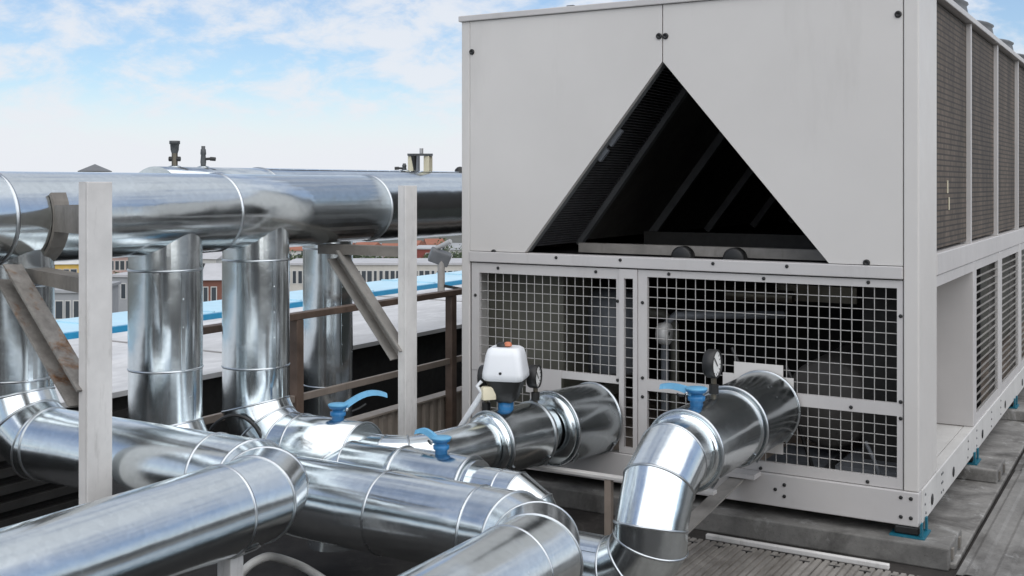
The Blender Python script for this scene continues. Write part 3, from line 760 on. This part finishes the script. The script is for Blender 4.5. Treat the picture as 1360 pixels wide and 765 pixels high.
# third riser and B to the chiller
ZBp = EYE - 1.12; BEX = -2.63; BFX = -2.40
t = thing('water_pipe', (HX, Y3, ZBp), 'shiny clad pipe from the third riser, carrying the white actuator into the left grille', 'pipe', 'clad water pipes')
xb1 = at(482, 585, Y=Y3).x
pipe(t, [(HX, Y3, HZ - .05), (HX, Y3, ZBp), (xb1, Y3, ZBp)], .143, (.22,), (3,), seams=[(0, .16), (0, .62), (3, .10)], cap1=True, end_rings=True)
pipe(t, [(xb1 - .02, Y3, ZBp), (BEX, Y3, ZBp), (BFX, YF + .1, ZBp)], .103, (.2,), (3,), tr=.0038)
bd = (Vector((BFX, YF, ZBp)) - Vector((BEX, Y3, ZBp))).normalized()
def balong(px):
    best = min(((abs((lambda v: 680 + F * (v.x * math.cos(A) + v.y * math.sin(A)) / (-v.x * math.sin(A) + v.y * math.cos(A)))(Vector((BEX, Y3, ZBp)) + bd * s) - px), s) for s in [i * .005 for i in range(260)]))
    return Vector((BEX, Y3, ZBp)) + bd * best[1]
sleeve(t, balong(645), balong(712), .140, .10)
sleeve(t, balong(728), balong(791), .168, .10, 'clad_dull', 'end_jacket', .02)
# C bypass + E to the chiller
XE = at(1015, 540, Y=YF).x; ZE = EYE - .985
YE = at(864, 690, X=XE).y; ZLO = EYE - 1.375
t = thing('water_pipe', (XE, YE, ZLO), 'shiny clad pipe rising from the deck and bending into the right grille', 'pipe', 'clad water pipes')
XC = -1.97
pipe(t, [(XC + .08, YE, ZLO), (XE, YE, ZLO), (XE, YE, ZE), (XE, YF + .1, ZE)], .127, (.19, .27), (3, 3), seams=[(3, .05)])
def ealong(px): return at(px, 560, X=XE).y
sleeve(t, (XE, ealong(905), ZE), (XE, ealong(968), ZE), .150, .12)
sleeve(t, (XE, ealong(966), ZE), (XE, YF + .002, ZE), .162, .12, 'clad_dull', 'end_jacket', .018)
t = thing('bypass_pipe', (-2.6, 3.5, EYE - 1.13), 'shorter clad pipe with a blue lever valve between the larger pipes', 'pipe')
YC = 3.48; ZC = EYE - 1.13
xc0 = at(446, 610, Y=YC).x; xc1 = at(528, 610, Y=YC).x; xc2 = at(634, 610, Y=YC).x
pipe(t, [(xc0, YC, ZC - .3), (xc0, YC, ZC), (xc1 + .02, YC, ZC)], .112, (.14,), (3,), tr=.0038)
pipe(t, [(xc1, YC, ZC), (XC + .03, YC, ZC), (XC + .03, YC, ZLO), (XC + .2, YE, ZLO - .005)], .092, (.15, .10), (3, 2), tr=.0038, seams=[(0, .47)])
sleeve(t, (xc1, YC, ZC), (xc2, YC, ZC), .122, .09)
# last riser behind, from the back header
RY = 5.07
t = thing('riser_pipe', (BX, RY, 0), 'shadowed clad riser behind the brown railing', 'pipe')
pipe(t, [(BX, RY, BZ - .05), (BX, RY, -1.2)], .143, seams=[(0, .19), (0, .98)], mat='clad')
# ------------------------------------------------------------------ posts, arms and braces
def post_set(x, y, lab, top, first, cradle_y=None):
    w_, d_ = .040, .091
    t = thing('support_post', (x, y, 0), lab, 'post', 'white posts carrying the header pipe')
    # channel section: web facing +X, flanges
    MB().box((x - .008, y, 0), (x, y + d_, top), .002).box((x - w_, y, 0), (x - .0085, y + .008, top)).box((x - w_, y + d_ - .008, 0), (x - .0085, y + d_, top)).build('shaft', 'galv_white', t)
    MB().box((x - w_ + .002, y + .009, top - .006), (x - .009, y + d_ - .009, top - .001)).build('end_cap', 'galv', t)
    MB().box((x - .12, y - .04, 0), (x + .08, y + d_ + .04, .012)).build('base_plate', 'galv', t)
    za = HZ - .160 - .03
    px_, py_ = x - w_ - .001, y + d_ / 2
    ey = cradle_y if cradle_y is not None else py_
    MB().bar((px_ - .004, py_, za), (HX - .05, ey, za), .07, .045).build('arm', 'bracket_dark', t)
    if cradle_y is not None:
        n = 14; V = []
        for k in range(n + 1):
            th = R(-120 + 150 * k / n)
            for rr in (.164, .177):
                for yy in (ey - .03, ey + .03):
                    V.append((HX + rr * math.cos(th), yy, HZ + rr * math.sin(th)))
        Fc = []
        for k in range(n):
            a = 4 * k; b = a + 4
            Fc += [(a, b, b + 1, a + 1), (a + 2, a + 3, b + 3, b + 2), (a, a + 2, b + 2, b), (a + 1, b + 1, b + 3, a + 3)]
        Fc += [(0, 1, 3, 2), (4 * n, 4 * n + 2, 4 * n + 3, 4 * n + 1)]
        mesh('cradle', V, Fc, 'bracket_dark', t)
        MB().bar((px_ - .004, py_, HZ + .01), (HX + .165, ey, HZ + .0), .05, .09).build('cradle_block', 'bracket_dark', t)
    b0 = Vector((px_ - .002, py_, first[0])); b1 = Vector(first[1])
    u_ = (b1 - b0).normalized(); sd_ = u_.cross(Vector((0, 1, 0))).normalized()
    MB().bar(b0, b1, .07, .008, Vector((0, 1, 0))).build('brace', first[2], t)
    MB().bar(b0 + Vector((0, -.032, 0)) - sd_ * .032, b1 + Vector((0, -.032, 0)) - sd_ * .032, .008, .06, Vector((0, 1, 0))).build('brace_flange', first[2], t)
    MB().bar(b0 + Vector((0, -.032, 0)) + sd_ * .032, b1 + Vector((0, -.032, 0)) + sd_ * .032, .008, .06, Vector((0, 1, 0))).build('brace_flange', first[2], t)
    return t
post_set(-2.80, 2.235, 'tall white steel post in front at left holding a rusty brace', EYE + .008, (at(107, 525, Y=2.28).z, (-3.31, 2.36, HZ - .175), 'rusty'), at(82, 300, X=HX + .17).y)
post_set(-2.98, 4.09, 'farther white steel post between header pipe end and the grey unit', EYE - .005, (at(528, 470, Y=4.13).z, (at(450, 330, Y=4.13).x, 4.14, HZ - .215), 'galv_dirty'))
post_set(-2.80, -.9, 'white steel post outside the picture carrying the near end of the header', EYE + .008, (1.0, (-3.3, -.86, HZ - .215), 'rusty'))

# ------------------------------------------------------------------ brown railing
RX = -3.88
t = thing('railing', (RX, 5, 0), 'rusty brown steel railing with two rails along the roof edge', 'railing')
zt_ = at(393, 417, X=RX).z; zm_ = at(500, 503, X=RX).z
MB().box((RX - .028, 3.6, zt_ - .028), (RX + .028, 10.5, zt_ + .006), .003).build('top_rail', 'rail_brown', t)
MB().box((RX - .012, 3.6, zm_ - .018), (RX + .012, 10.5, zm_ + .018), .003).build('middle_rail', 'stand_tan', t)  # paler tan than the top rail paints in the light it catches
for px in (394, 599):
    y = at(px, 460, X=RX).y; MB().box((RX - .026, y - .026, 0), (RX + .026, y + .026, zt_ - .029), .003).build('rail_post', 'rail_brown', t)
for y in (7.6, 9.2): MB().box((RX - .026, y - .026, 0), (RX + .026, y + .026, zt_ - .029)).build('rail_post', 'rail_brown', t)

# ------------------------------------------------------------------ valves
def lever_valve(p, d, ln, label, sc=1.0, curve=.02, pale=True):
    p = Vector(p); d = Vector(d).normalized()
    t = thing('lever_valve', p, label, 'valve', 'blue lever valves')
    zz = Vector((0, 0, 1)); sd_ = d.cross(zz)
    MB().lathe(p - zz * .015, zz, [(0, .001), (0, .027 * sc), (.030 * sc, .026 * sc), (.034 * sc, .034 * sc), (.050 * sc, .035 * sc), (.052 * sc, .026 * sc), (.064 * sc, .024 * sc)], 20).build('stem', 'blue', t)
    MB().lathe(p + zz * (.049 * sc), zz, [(0, .001), (0, .036 * sc), (.010 * sc, .042 * sc), (.013 * sc, .043 * sc)], 22).build('housing', 'blue', t)
    MB().lathe(p + zz * (.062 * sc), zz, [(0, .043 * sc), (.004 * sc, .045 * sc), (.007 * sc, .041 * sc), (.0075 * sc, .001)], 22).build('notch_plate', 'blue_pale', t)
    s0 = p + zz * (.045 * sc); n = 9; V = []; Fc = []
    for k in range(n + 1):
        f_ = k / n; c = s0 + d * (.015 + ln * f_) + zz * (curve * 1.6 * math.sin(f_ * math.pi * .72))
        wv = (.020 - .006 * math.sin(f_ * math.pi) + .002 * (f_ > .85)) * sc; hv = (.018 - .007 * f_) * sc
        for i_, j_ in ((-1, -.6), (-.6, 1), (.6, 1), (1, -.6)): V.append(c + sd_ * (wv * i_) + zz * (hv * j_))
    for k in range(n):
        a = 4 * k
        Fc += [(a + q, a + (q + 1) % 4, a + 4 + (q + 1) % 4, a + 4 + q) for q in range(4)]
    Fc += [(3, 2, 1, 0), (4 * n, 4 * n + 1, 4 * n + 2, 4 * n + 3)]
    lv = MB().add(V, Fc).build('lever', 'blue_pale', t)
    q0 = s0 + d * (.03 + ln * .15) - zz * .012; q1 = s0 + d * (ln * .62) + zz * (curve * .9 - .018)
    MB().tube([q0, (q0 + q1) / 2 - zz * .004, q1], .0045, 7).build('trigger', 'black', lv)
    MB().lathe(s0 + d * .034 - sd_ * .02 * sc, sd_, [(0, .001), (0, .007), (.04 * sc, .007), (.04 * sc, .001)], 10).build('pivot_pin', 'bead', lv)
    return t
p = at(449, 550, Y=Y3); lever_valve((p.x, Y3, ZBp + .143), (.62, .75, 0), .19, 'blue lever valve with a long upswept handle beside the third riser', .95, .036)
p = at(586, 600, Y=YC); lever_valve((p.x, YC, ZC + .122), (-1, .05, 0), .10, 'blue lever valve standing on the short bypass pipe in the middle', .88, .02)
p = at(925, 525, X=XE); lever_valve((XE, p.y, ZE + .150), (-.9, -.1, 0), .125, 'blue lever valve on the pipe entering the right grille', .95, .012)

# actuator
pa = balong(672); zt0 = ZBp + .140
t = thing('valve_actuator', (pa.x, pa.y, zt0), 'white and black electric valve actuator with an orange indicator on top', 'actuator')
MB().lathe((pa.x, pa.y, zt0 - .02), (0, 0, 1), [(0, .001), (0, .034), (.05, .034), (.05, .001)], 18).build('stem', 'blue', t)
def rrect(w, d, z, rad, n=5):
    V = []
    for cx_, cy_, a0 in ((w - rad, d - rad, 0), (-w + rad, d - rad, 90), (-w + rad, -d + rad, 180), (w - rad, -d + rad, 270)):
        for k in range(n): th = R(a0 + 90 * k / (n - 1)); V.append((cx_ + rad * math.cos(th), cy_ + rad * math.sin(th), z))
    return V
def loft(prof, c, rz):
    V = []; Fc = []; m = 20; M = Matrix.Rotation(rz, 3, 'Z')
    for (z, w_, d_, rad) in prof: V += [Vector(c) + M @ Vector(q) for q in rrect(w_, d_, z, rad)]
    for i in range(len(prof) - 1):
        for k in range(m): Fc.append((i * m + k, i * m + (k + 1) % m, (i + 1) * m + (k + 1) % m, (i + 1) * m + k))
    mb = MB(); mb.add(V, Fc, True); mb.add(V[:m], [tuple(range(m))[::-1]]); mb.add(V[-m:], [tuple(range(m))]); return mb
loft([(.028, .030, .030, .012), (.04, .050, .048, .02), (.09, .068, .062, .025), (.128, .080, .072, .028)], (pa.x, pa.y, zt0), .3).build('gear_housing', 'black', t)
loft([(.1285, .084, .076, .028), (.14, .093, .084, .03), (.16, .092, .083, .03), (.235, .080, .073, .03), (.262, .072, .066, .03), (.270, .060, .055, .028)], (pa.x, pa.y, zt0), .3).build('cover', 'white_plastic', t)
MB().lathe((pa.x - .012, pa.y, zt0 + .269), (0, 0, 1), [(0, .032), (.012, .030), (.018, .02), (.02, .001)], 16).build('indicator_base', 'black', t)
MB().lathe((pa.x + .014, pa.y - .006, zt0 + .275), (0, 0, 1), [(0, .018), (.012, .016), (.017, .010), (.018, .001)], 14).build('indicator', 'orange', t)
MB().tube([Vector((pa.x + .02, pa.y - .072, zt0 + .165)), Vector((pa.x + .02, pa.y - .084, zt0 + .165))], .006, 8).build('screw', 'black', t)
rv = Vector((math.cos(A), math.sin(A), 0)); vv = Vector((-math.sin(A), math.cos(A), 0))
pl = Vector((pa.x, pa.y, zt0 + .075)) - rv * .075 - vv * .04
loft([(-.028, .030, .018, .006), (.022, .032, .018, .006), (.028, .026, .014, .005)], pl, .9).build('connector', 'cream', t)
MB().tube([pl + Vector((0, 0, .0)) - rv * .03, pl - rv * .05 + Vector((0, 0, .03)), pl - rv * .03 + Vector((0, 0, .05))], .008, 8).build('gland', 'white_plastic', t)
pts = []
c0 = pl - rv * .02 + Vector((0, 0, .01)); c3 = at(606, 578, D=5.0)
for k in range(13):
    f_ = k / 12; q = c0.lerp(c3, f_) ; q.z += -.05 * math.sin(f_ * math.pi) - .0; q -= rv * (.035 * math.sin(f_ * math.pi)); pts.append(q)
pts.append(c3 + Vector((-.05, .02, -.25)))
MB().tube(pts, .013, 8).build('cable', 'white_plastic', t)

# gauges
def gauge(p, base_z, label, n=(1, 0, 0), r=.056):
    p = Vector(p); n = Vector(n).normalized()
    t = thing('pressure_gauge', (p.x, p.y, base_z), label, 'gauge', 'round pressure gauges')
    MB().tube([(p.x, p.y, base_z - .03), (p.x, p.y, p.z - r * .9)], .011, 10).build('stem', 'brass', t)
    MB().lathe((p.x, p.y, base_z + (p.z - r - base_z) * .45), (0, 0, 1), [(-.02, .011), (-.018, .02), (.018, .02), (.02, .011)], 8, False).build('cock', 'black', t)
    c = MB().lathe(p - n * .03, n, [(0, .001), (0, r * .9), (.008, r), (.044, r), (.048, r * .93), (.040, r * .90)], 28).build('case', 'black', t)
    MB().lathe(p - n * .03, n, [(.040, r * .90), (.0405, .0005)], 28).build('dial', 'dial', t)
    d, a, b = frame_of(n)
    q = p + n * .013; mb = MB(); mb.bar(q - (a * .6 + b * .6) * r * .3, q + (a * .6 + b * .6) * r * .8, .004, .0015, n)
    for k in range(11):
        th = R(-225 + 27 * k) ; e = a * math.cos(th) + b * math.sin(th); mb.bar(p + n * .0108 + e * r * .66, p + n * .0108 + e * r * .82, .003, .001, n)
    mb.build('needle', 'black', t)
p = at(948, 483, X=XE); gauge((XE, p.y, p.z), ZE + .145, 'black pressure gauge with a white dial beside the right blue valve')
q = balong(711); p = at(711, 500, Y=q.y); gauge((q.x, q.y, p.z), ZBp + .135, 'black pressure gauge right of the white actuator', (1, .22, 0), .052)
q = balong(650); p = at(646, 500, Y=q.y + .1); gauge((p.x, q.y + .1, p.z), ZBp + .07, 'black pressure gauge half hidden behind the white actuator', (1, .3, 0), .05)

# fittings on the back header
def vent(px, ytop, lab, kind):
    c = at(px, 222, X=BX); z0 = BZ + .21; zt1 = at(px, ytop, X=BX).z; h = zt1 - z0; p = Vector((BX, c.y, z0))
    t = thing('air_vent', p, lab, 'vent', 'small vents on the header pipes')
    MB().lathe(p, (0, 0, 1), [(0, .035), (.010, .030), (.015, .015)], 14).build('boss', 'clad_dull', t)
    if kind == 0:
        MB().tube([p, p + Vector((0, 0, h * .55))], .015, 12).build('neck', 'brass', t)
        MB().tube([p + rv * -.028 + Vector((0, 0, h * .34)), p + rv * .028 + Vector((0, 0, h * .34))], .012, 8).build('cock', 'black', t)
        MB().lathe(p + Vector((0, 0, h * .52)), (0, 0, 1), [(0, .014), (.02, .020), (h * .36, .022), (h * .36, .026), (h * .48, .026), (h * .48, .001)], 14).build('float_body', 'dark_fitting', t)
    else:
        MB().lathe(p, (0, 0, 1), [(0, .011), (h * .3, .015), (h * .6, .012), (h * .65, .015), (h * .85, .013), (h * .88, .010), (h, .010), (h, .001)], 12).build('neck', 'dark_fitting', t)
        s = 1 if kind == 1 else -1
        MB().tube([p + Vector((0, 0, h * .42)), p + rv * (s * .035) + Vector((0, 0, h * .44))], .007, 8).tube([p + rv * (s * .035) + Vector((0, 0, h * .44)), p + rv * (s * .062) + Vector((0, 0, h * .42))], .010, 8).build('handle', 'black', t)
vent(232, 187, 'tall dark air vent with a wide cap on the header pipe', 0)
vent(270, 194, 'small dark tap with its handle pointing right on the header pipe', 1)
vent(537, 217, 'small dark tap with its handle pointing left near the grey unit', 2)
c = at(563, 232, X=BX); zb_ = BZ + .205; zt1 = at(563, 203, X=BX).z
t = thing('flow_sensor', (BX, c.y, zb_), 'pale boxed sensor with dark bracket on the header pipe', 'sensor')
for sgn in (-1, 1):
    q = Vector((BX - .03, c.y, 0)) + rv * (sgn * .052)
    MB().box((q.x - .022, q.y - .022, zb_ + .012), (q.x + .022, q.y + .022, zt1 - .02), .004).build('box_half', 'cream', t)
MB().bar(Vector((BX - .03, c.y, zt1 - .012)) - rv * .082, Vector((BX - .03, c.y, zt1 - .012)) + rv * .082, .06, .014).build('lid', 'dark_fitting', t)
MB().tube([(BX - .03, c.y - .03, zb_ - .02), (BX - .03, c.y - .03, zt1 - .02)], .016, 10).build('stem', 'inside_metal', t)
MB().tube([Vector((BX - .03, c.y - .04, zt1 - .02)) - rv * .018, Vector((BX - .03, c.y - .04, zb_ + .02)) - rv * .012], [.02, .008], 8).build('clamp', 'black', t)
MB().tube([(BX - .02, c.y, zt1 - .005), (BX - .02, c.y, zt1 + .03)], .013, 10).build('cap', 'galv', t)
c = at(611, 232, X=BX)
tag(MB().lathe((BX, c.y, BZ + .214), (0, 0, 1), [(0, .04), (.02, .035), (.035, .02), (.04, .001)], 12).build('pipe_plug', 'black', None, (BX, c.y, BZ + .21)), 'small black plug on the header pipe right at the unit edge', 'plug')

# conical flue cowl behind the near post
c = at(126, 222, X=-6.0); zt1 = at(126, 218, X=-6.0).z; rr = .105
t = thing('flue_cowl', (-6, c.y, zr), 'dark conical flue cowl peeking over the header above the near post', 'cowl')
MB().tube([(-6, c.y, zr), (-6, c.y, zt1 - .06)], .06, 14).build('flue', 'galv', t)
MB().lathe((-6, c.y, zt1), (0, 0, -1), [(0, .002), (.045, rr), (.05, rr * .98), (.05, .05)], 20, False).build('cone', 'inside_grey', t)

# ------------------------------------------------------------------ small supports and hoses
YS = 4.45
t = thing('pipe_stand', (-2.2, YS, 0), 'low white-topped steel stand before the unit between the two pipes', 'stand')
p0 = at(722, 620, Y=YS); p1 = at(930, 655, Y=YS)
MB().box((p0.x - .2, YS, p0.z - .016), (p1.x + .06, YS + .04, p0.z), .003).build('top_bar', 'galv_white', t)
for px in (806,):
    x = at(px, 660, Y=YS).x; MB().box((x - .016, YS + .004, 0), (x + .016, YS + .036, p0.z - .0165), .003).build('leg', 'stand_tan', t)
a0 = at(912, 700, Y=4.15); a1 = at(955, 650, Y=4.5)
t = thing('angle_strut', (a0.x, a0.y, 0), 'grey steel angle strut leaning from deck to the unit base by the riser', 'strut')
lo = Vector((a0.x - .14, a0.y - .30, .03)); hi = Vector((a1.x, YF - .05, a1.z))
MB().bar(lo, hi, .07, .008).bar(lo + Vector((-.03, 0, -.03)), hi + Vector((-.03, 0, -.03)), .008, .06).build('angle', 'galv_dirty', t)
MB().box((hi.x - .08, YF - .10, hi.z + .0), (hi.x + .08, YF - .013, hi.z + .02)).build('end_plate', 'unit_trim', t)
# pipe shoes under the low pipes
def shoe(x, y, zbot, lab, alongx):
    t = thing('pipe_shoe', (x, y, 0), lab, 'support', 'short pipe supports')
    MB().box((x - .025, y - .025, .012), (x + .025, y + .025, zbot - .006), .003).build('leg', 'galv_white', t)
    MB().box((x - .09, y - .09, 0.001), (x + .09, y + .09, .012)).build('foot', 'galv', t)
    n = 8; V = []
    rr = .123 if not alongx else .144; zc_ = zbot + rr - .002
    for k in range(n + 1):
        th = R(-130 + 80 * k / n)
        for q in (rr, rr + .006):
            for s in (-.03, .03):
                V.append((x + s, y + q * math.cos(th), zc_ + q * math.sin(th)) if alongx else (x + q * math.cos(th), y + s, zc_ + q * math.sin(th)))
    Fc = []
    for k in range(n):
        a = 4 * k; b = a + 4; Fc += [(a, b, b + 1, a + 1), (a + 2, a + 3, b + 3, b + 2), (a, a + 2, b + 2, b), (a + 1, b + 1, b + 3, a + 3)]
    mesh('saddle', V, Fc, 'galv', t)
p = at(306, 745, X=-2.203); shoe(-2.203, p.y, ZG - .121, 'short white leg under the big pipe at lower left', False)
shoe(-2.203, -.6, ZG - .121, 'short white leg under the lower left pipe, out of view', False)
pts = [at(300, 790, Z=-1.50), at(325, 757, Z=-1.40), at(345, 743, Z=-1.37), at(364, 740, Z=-1.38), at(400, 752, Z=-1.47), at(430, 770, Z=-1.52)]
tag(MB().tube(smoothline(pts), .016, 10).build('drain_hose', 'hose', None, pts[2]), 'thick pale drain hose curling out below the lower left pipe', 'hose')
P = [Vector((-3.6, 3.45, .25)), Vector((-3.5, 3.4, .5)), Vector((-3.4, 3.45, .58)), Vector((-3.3, 3.5, .5)), Vector((-3.25, 3.55, .2))]
tag(MB().tube(smoothline(P), .007, 8).build('cable_loop', 'black', None, P[2]), 'black cable loop between second and third riser', 'cable')

# floodlight on a pole by the canopy
c = at(586, 380, X=-6.6); 
t = thing('floodlight', (-6.6, c.y, zr), 'small blue-grey floodlight on a pole standing by the blue canopy', 'floodlight')
zt1 = at(586, 335, X=-6.6).z
MB().tube([(-6.6, c.y, zr), (-6.6, c.y, zt1 - .05)], .04, 10).build('pole', 'galv_dirty', t)
MB().bar((-6.6 + .03, c.y, zt1 - .35), (-6.6 + .20, c.y + .35, zr), .03, .03).build('strut', 'black', t)
MB().box((-.11, -.06, -.07), (.11, .06, .07), .015).build('lamp_head', 'inside_grey', None)
lh = bpy.data.objects['lamp_head']; lh.parent = t; lh.location = (-.02, 0, zt1 - zr - .05); lh.rotation_euler = (.3, .35, A + .2); ORG[lh] = ORG[t]
MB().tube([(-6.6 - .1, c.y, zt1 + .02), (-6.6 + .12, c.y, zt1 + .12)], .025, 8).build('bracket', 'galv', t)

# ================================================================== FAR BUILDINGS AND TREES
def house(px0, px1, py_top, dist, base, mat, roof, label, rows=2, cols=4, pitched=False, depth=8, yaw=0.0, wz=(.25, .7), arc=False, name='house', rh=1.6):
    c = at((px0 + px1) / 2, py_top, D=dist); wd = (px1 - px0) / F * dist; top = c.z; h = top - base
    t = thing(name, (c.x, c.y, base), label, 'building', 'buildings beyond the roof'); t.rotation_euler = (0, 0, A + yaw)
    def part(nm, mb, m, par=None):
        o = bpy.data.objects.new(nm, piece(mb, nm, m)); COL.objects.link(o); o.parent = par or t; return o
    part('wall', MB().box((-wd / 2, 0, 0), (wd / 2, depth, h)), mat)
    if pitched:
        e = .3; mb = MB().prism([(-e, h + .01), (depth / 2, h + rh), (depth + e, h + .01)], 0, -wd / 2 - e, wd / 2 + e); part('roof', mb, roof)
    else:
        part('roof', MB().box((-wd / 2 - .2, -.2, h + .005), (wd / 2 + .2, depth + .2, h + .25)), roof)
    fl = 3.0
    for r_ in range(rows):
        for k in range(cols):
            x = -wd / 2 + wd * (k + .5) / cols; ww = min(.6, wd / cols * .32)
            z = h - fl * (r_ + 1) + .9
            if z < .2 or (rows < 4 and cols < 20 and (k * 7 + r_ * 5 + int(px0)) % 6 == 0): continue
            ww *= .75 + .12 * ((k + int(px1)) % 5)
            f_ = part('window', MB().box((x - ww - .08, -.03, z - .08), (x + ww + .08, .02, z + 1.5)), 'b_white' if mat != 'b_white' else 'b_grey')
            part('pane', MB().box((x - ww, -.045, z), (x + ww, -.031, z + 1.42)), 'pane', f_)
    return t
G0 = -18
house(380, 640, 352, 130, G0, 'b_pale', 'b_roof', 'long pale flat-roofed hall with a row of windows past the blue canopy', 2, 34, False, 8, .02, name='hall')
H = [(466, 492, 331, 235, 'b_white', 'b_tile', 'white house with tiled roof seen left of the brace under the header', 2, 4, 1),
 (494, 512, 327, 262, 'b_white', 'b_grey', 'tall white block seen between brace and farther post', 3, 4, 0),
 (510, 530, 333, 225, 'b_pink', 'b_tile', 'pinkish house touching the farther post', 2, 3, 1),
 (530, 552, 328, 250, 'b_white', 'b_tile', 'white house hidden behind the farther post', 2, 4, 1),
 (552, 574, 331, 190, 'b_red', 'b_roof', 'red shed seen between the farther post and the floodlight', 1, 2, 0),
 (568, 592, 325, 270, 'b_white', 'b_tile', 'far white house behind the floodlight', 2, 4, 1),
 (594, 628, 332, 240, 'b_white', 'b_grey', 'white house at the left edge of the grey unit', 2, 5, 1),
 (430, 466, 329, 250, 'b_white', 'b_tile', 'white tile-roofed house behind the riser by the railing', 2, 5, 1),
 (383, 400, 333, 230, 'b_white', 'b_tile', 'white house in the gap right of the third riser', 2, 3, 1),
 (398, 430, 327, 265, 'b_pale', 'b_grey', 'cream block mostly behind the riser by the railing', 3, 5, 0),
 (268, 300, 372, 105, 'b_brown', 'b_roof', 'red-brown house between the second and third riser', 2, 3, 1),
 (258, 288, 344, 170, 'b_white', 'b_roof', 'white gabled house above the red-brown one', 2, 4, 1),
 (284, 318, 339, 215, 'b_white', 'b_tile', 'farther white house left of the third riser', 2, 5, 1),
 (74, 112, 351, 150, 'b_yellow', 'b_white', 'yellow house left of the near post', 3, 4, 1),
 (44, 84, 341, 200, 'b_white', 'b_grey', 'white house just left of the yellow one', 3, 5, 1),
 (100, 150, 338, 230, 'b_white', 'b_tile', 'white house behind the near post', 2, 6, 1),
 (146, 172, 341, 180, 'b_pink', 'b_tile', 'pinkish house right of the near post', 3, 4, 1),
 (148, 180, 368, 110, 'b_grey', 'b_roof', 'grey low shed right of the near post above the canopy', 1, 3, 0),
 (62, 118, 389, 92, 'b_grey', 'b_grey', 'low grey wall block below the yellow house', 1, 5, 0),
 (-60, 40, 337, 200, 'b_white', 'b_tile', 'wide white house behind the far left riser', 3, 8, 1)]
for k, (a, b, c_, d_, m_, r_, lb, rows, cols, pi) in enumerate(H):
    house(a, b, c_, d_, G0, m_, r_, lb, rows, cols, bool(pi), 8, ((k * 37) % 11 - 5) * .05, rh=1.3)
# dark railway-like line of hedges and single trees
def tree(px, py, dist, h, rad, label, k):
    c = at(px, py, D=dist); base = G0
    t = thing('tree', (c.x, c.y, base), label, 'tree', 'trees among the far houses')
    rng = random.Random(k); top = c.z
    MB().tube([(c.x, c.y, base), (c.x + .1, c.y, top - h * .6), (c.x + .15, c.y, top - h * .3)], [.3, .2, .08], 7).build('trunk', 'bark', t)
    mb = MB()
    blobs = [(Vector((c.x + rng.uniform(-.6, .6) * rad, c.y + rng.uniform(-.6, .6) * rad, top - h * .45 + rng.uniform(-.35, .38) * h)), rng.uniform(.3, .5) * rad) for _ in range(14)]
    for b, br in blobs:
        for _ in range(90):
            d = Vector((rng.gauss(0, 1), rng.gauss(0, 1), rng.gauss(0, 1))).normalized() * br * rng.uniform(.6, 1.1)
            q = b + d; s = rng.uniform(.12, .3); u = Vector((rng.gauss(0, 1), rng.gauss(0, 1), rng.gauss(0, 1))).normalized(); v_ = u.orthogonal().normalized()
            w_ = u.cross(v_)
            mb.add([q - v_ * s, q + w_ * s * .6, q + v_ * s, q - w_ * s * .6], [(0, 1, 2, 3)])
    mb.build('crown', 'leaf', t)
tl = [(88, 371, 120, 7, 2.0, 'bushy tree before the yellow house'), (101, 376, 115, 6, 1.8, 'lower shrub-like tree at the foot of the yellow house'), (158, 352, 150, 8, 2.6, 'dark tree right of the near post'),
 (600, 322, 215, 9, 4.2, 'green tree right of the floodlight'), (478, 337, 190, 6, 3.0, 'dark tree by the brace of the farther post'), (394, 336, 190, 6, 3.0, 'dark tree left of the riser behind the railing'),
 (503, 338, 185, 6, 3.2, 'dark round tree just left of the farther post'), (522, 339, 180, 5, 2.6, 'small dark tree touching the farther post'), (562, 340, 180, 6, 3.0, 'dark tree below the red shed'), (580, 338, 185, 6, 3.0, 'dark tree under the floodlight head'),
 (606, 338, 180, 6, 3.0, 'dark tree above the canopy at the unit edge'), (290, 352, 150, 8, 2.4, 'tree between the red-brown house and the white ones')]
for k, a in enumerate(tl): tree(*a, k)
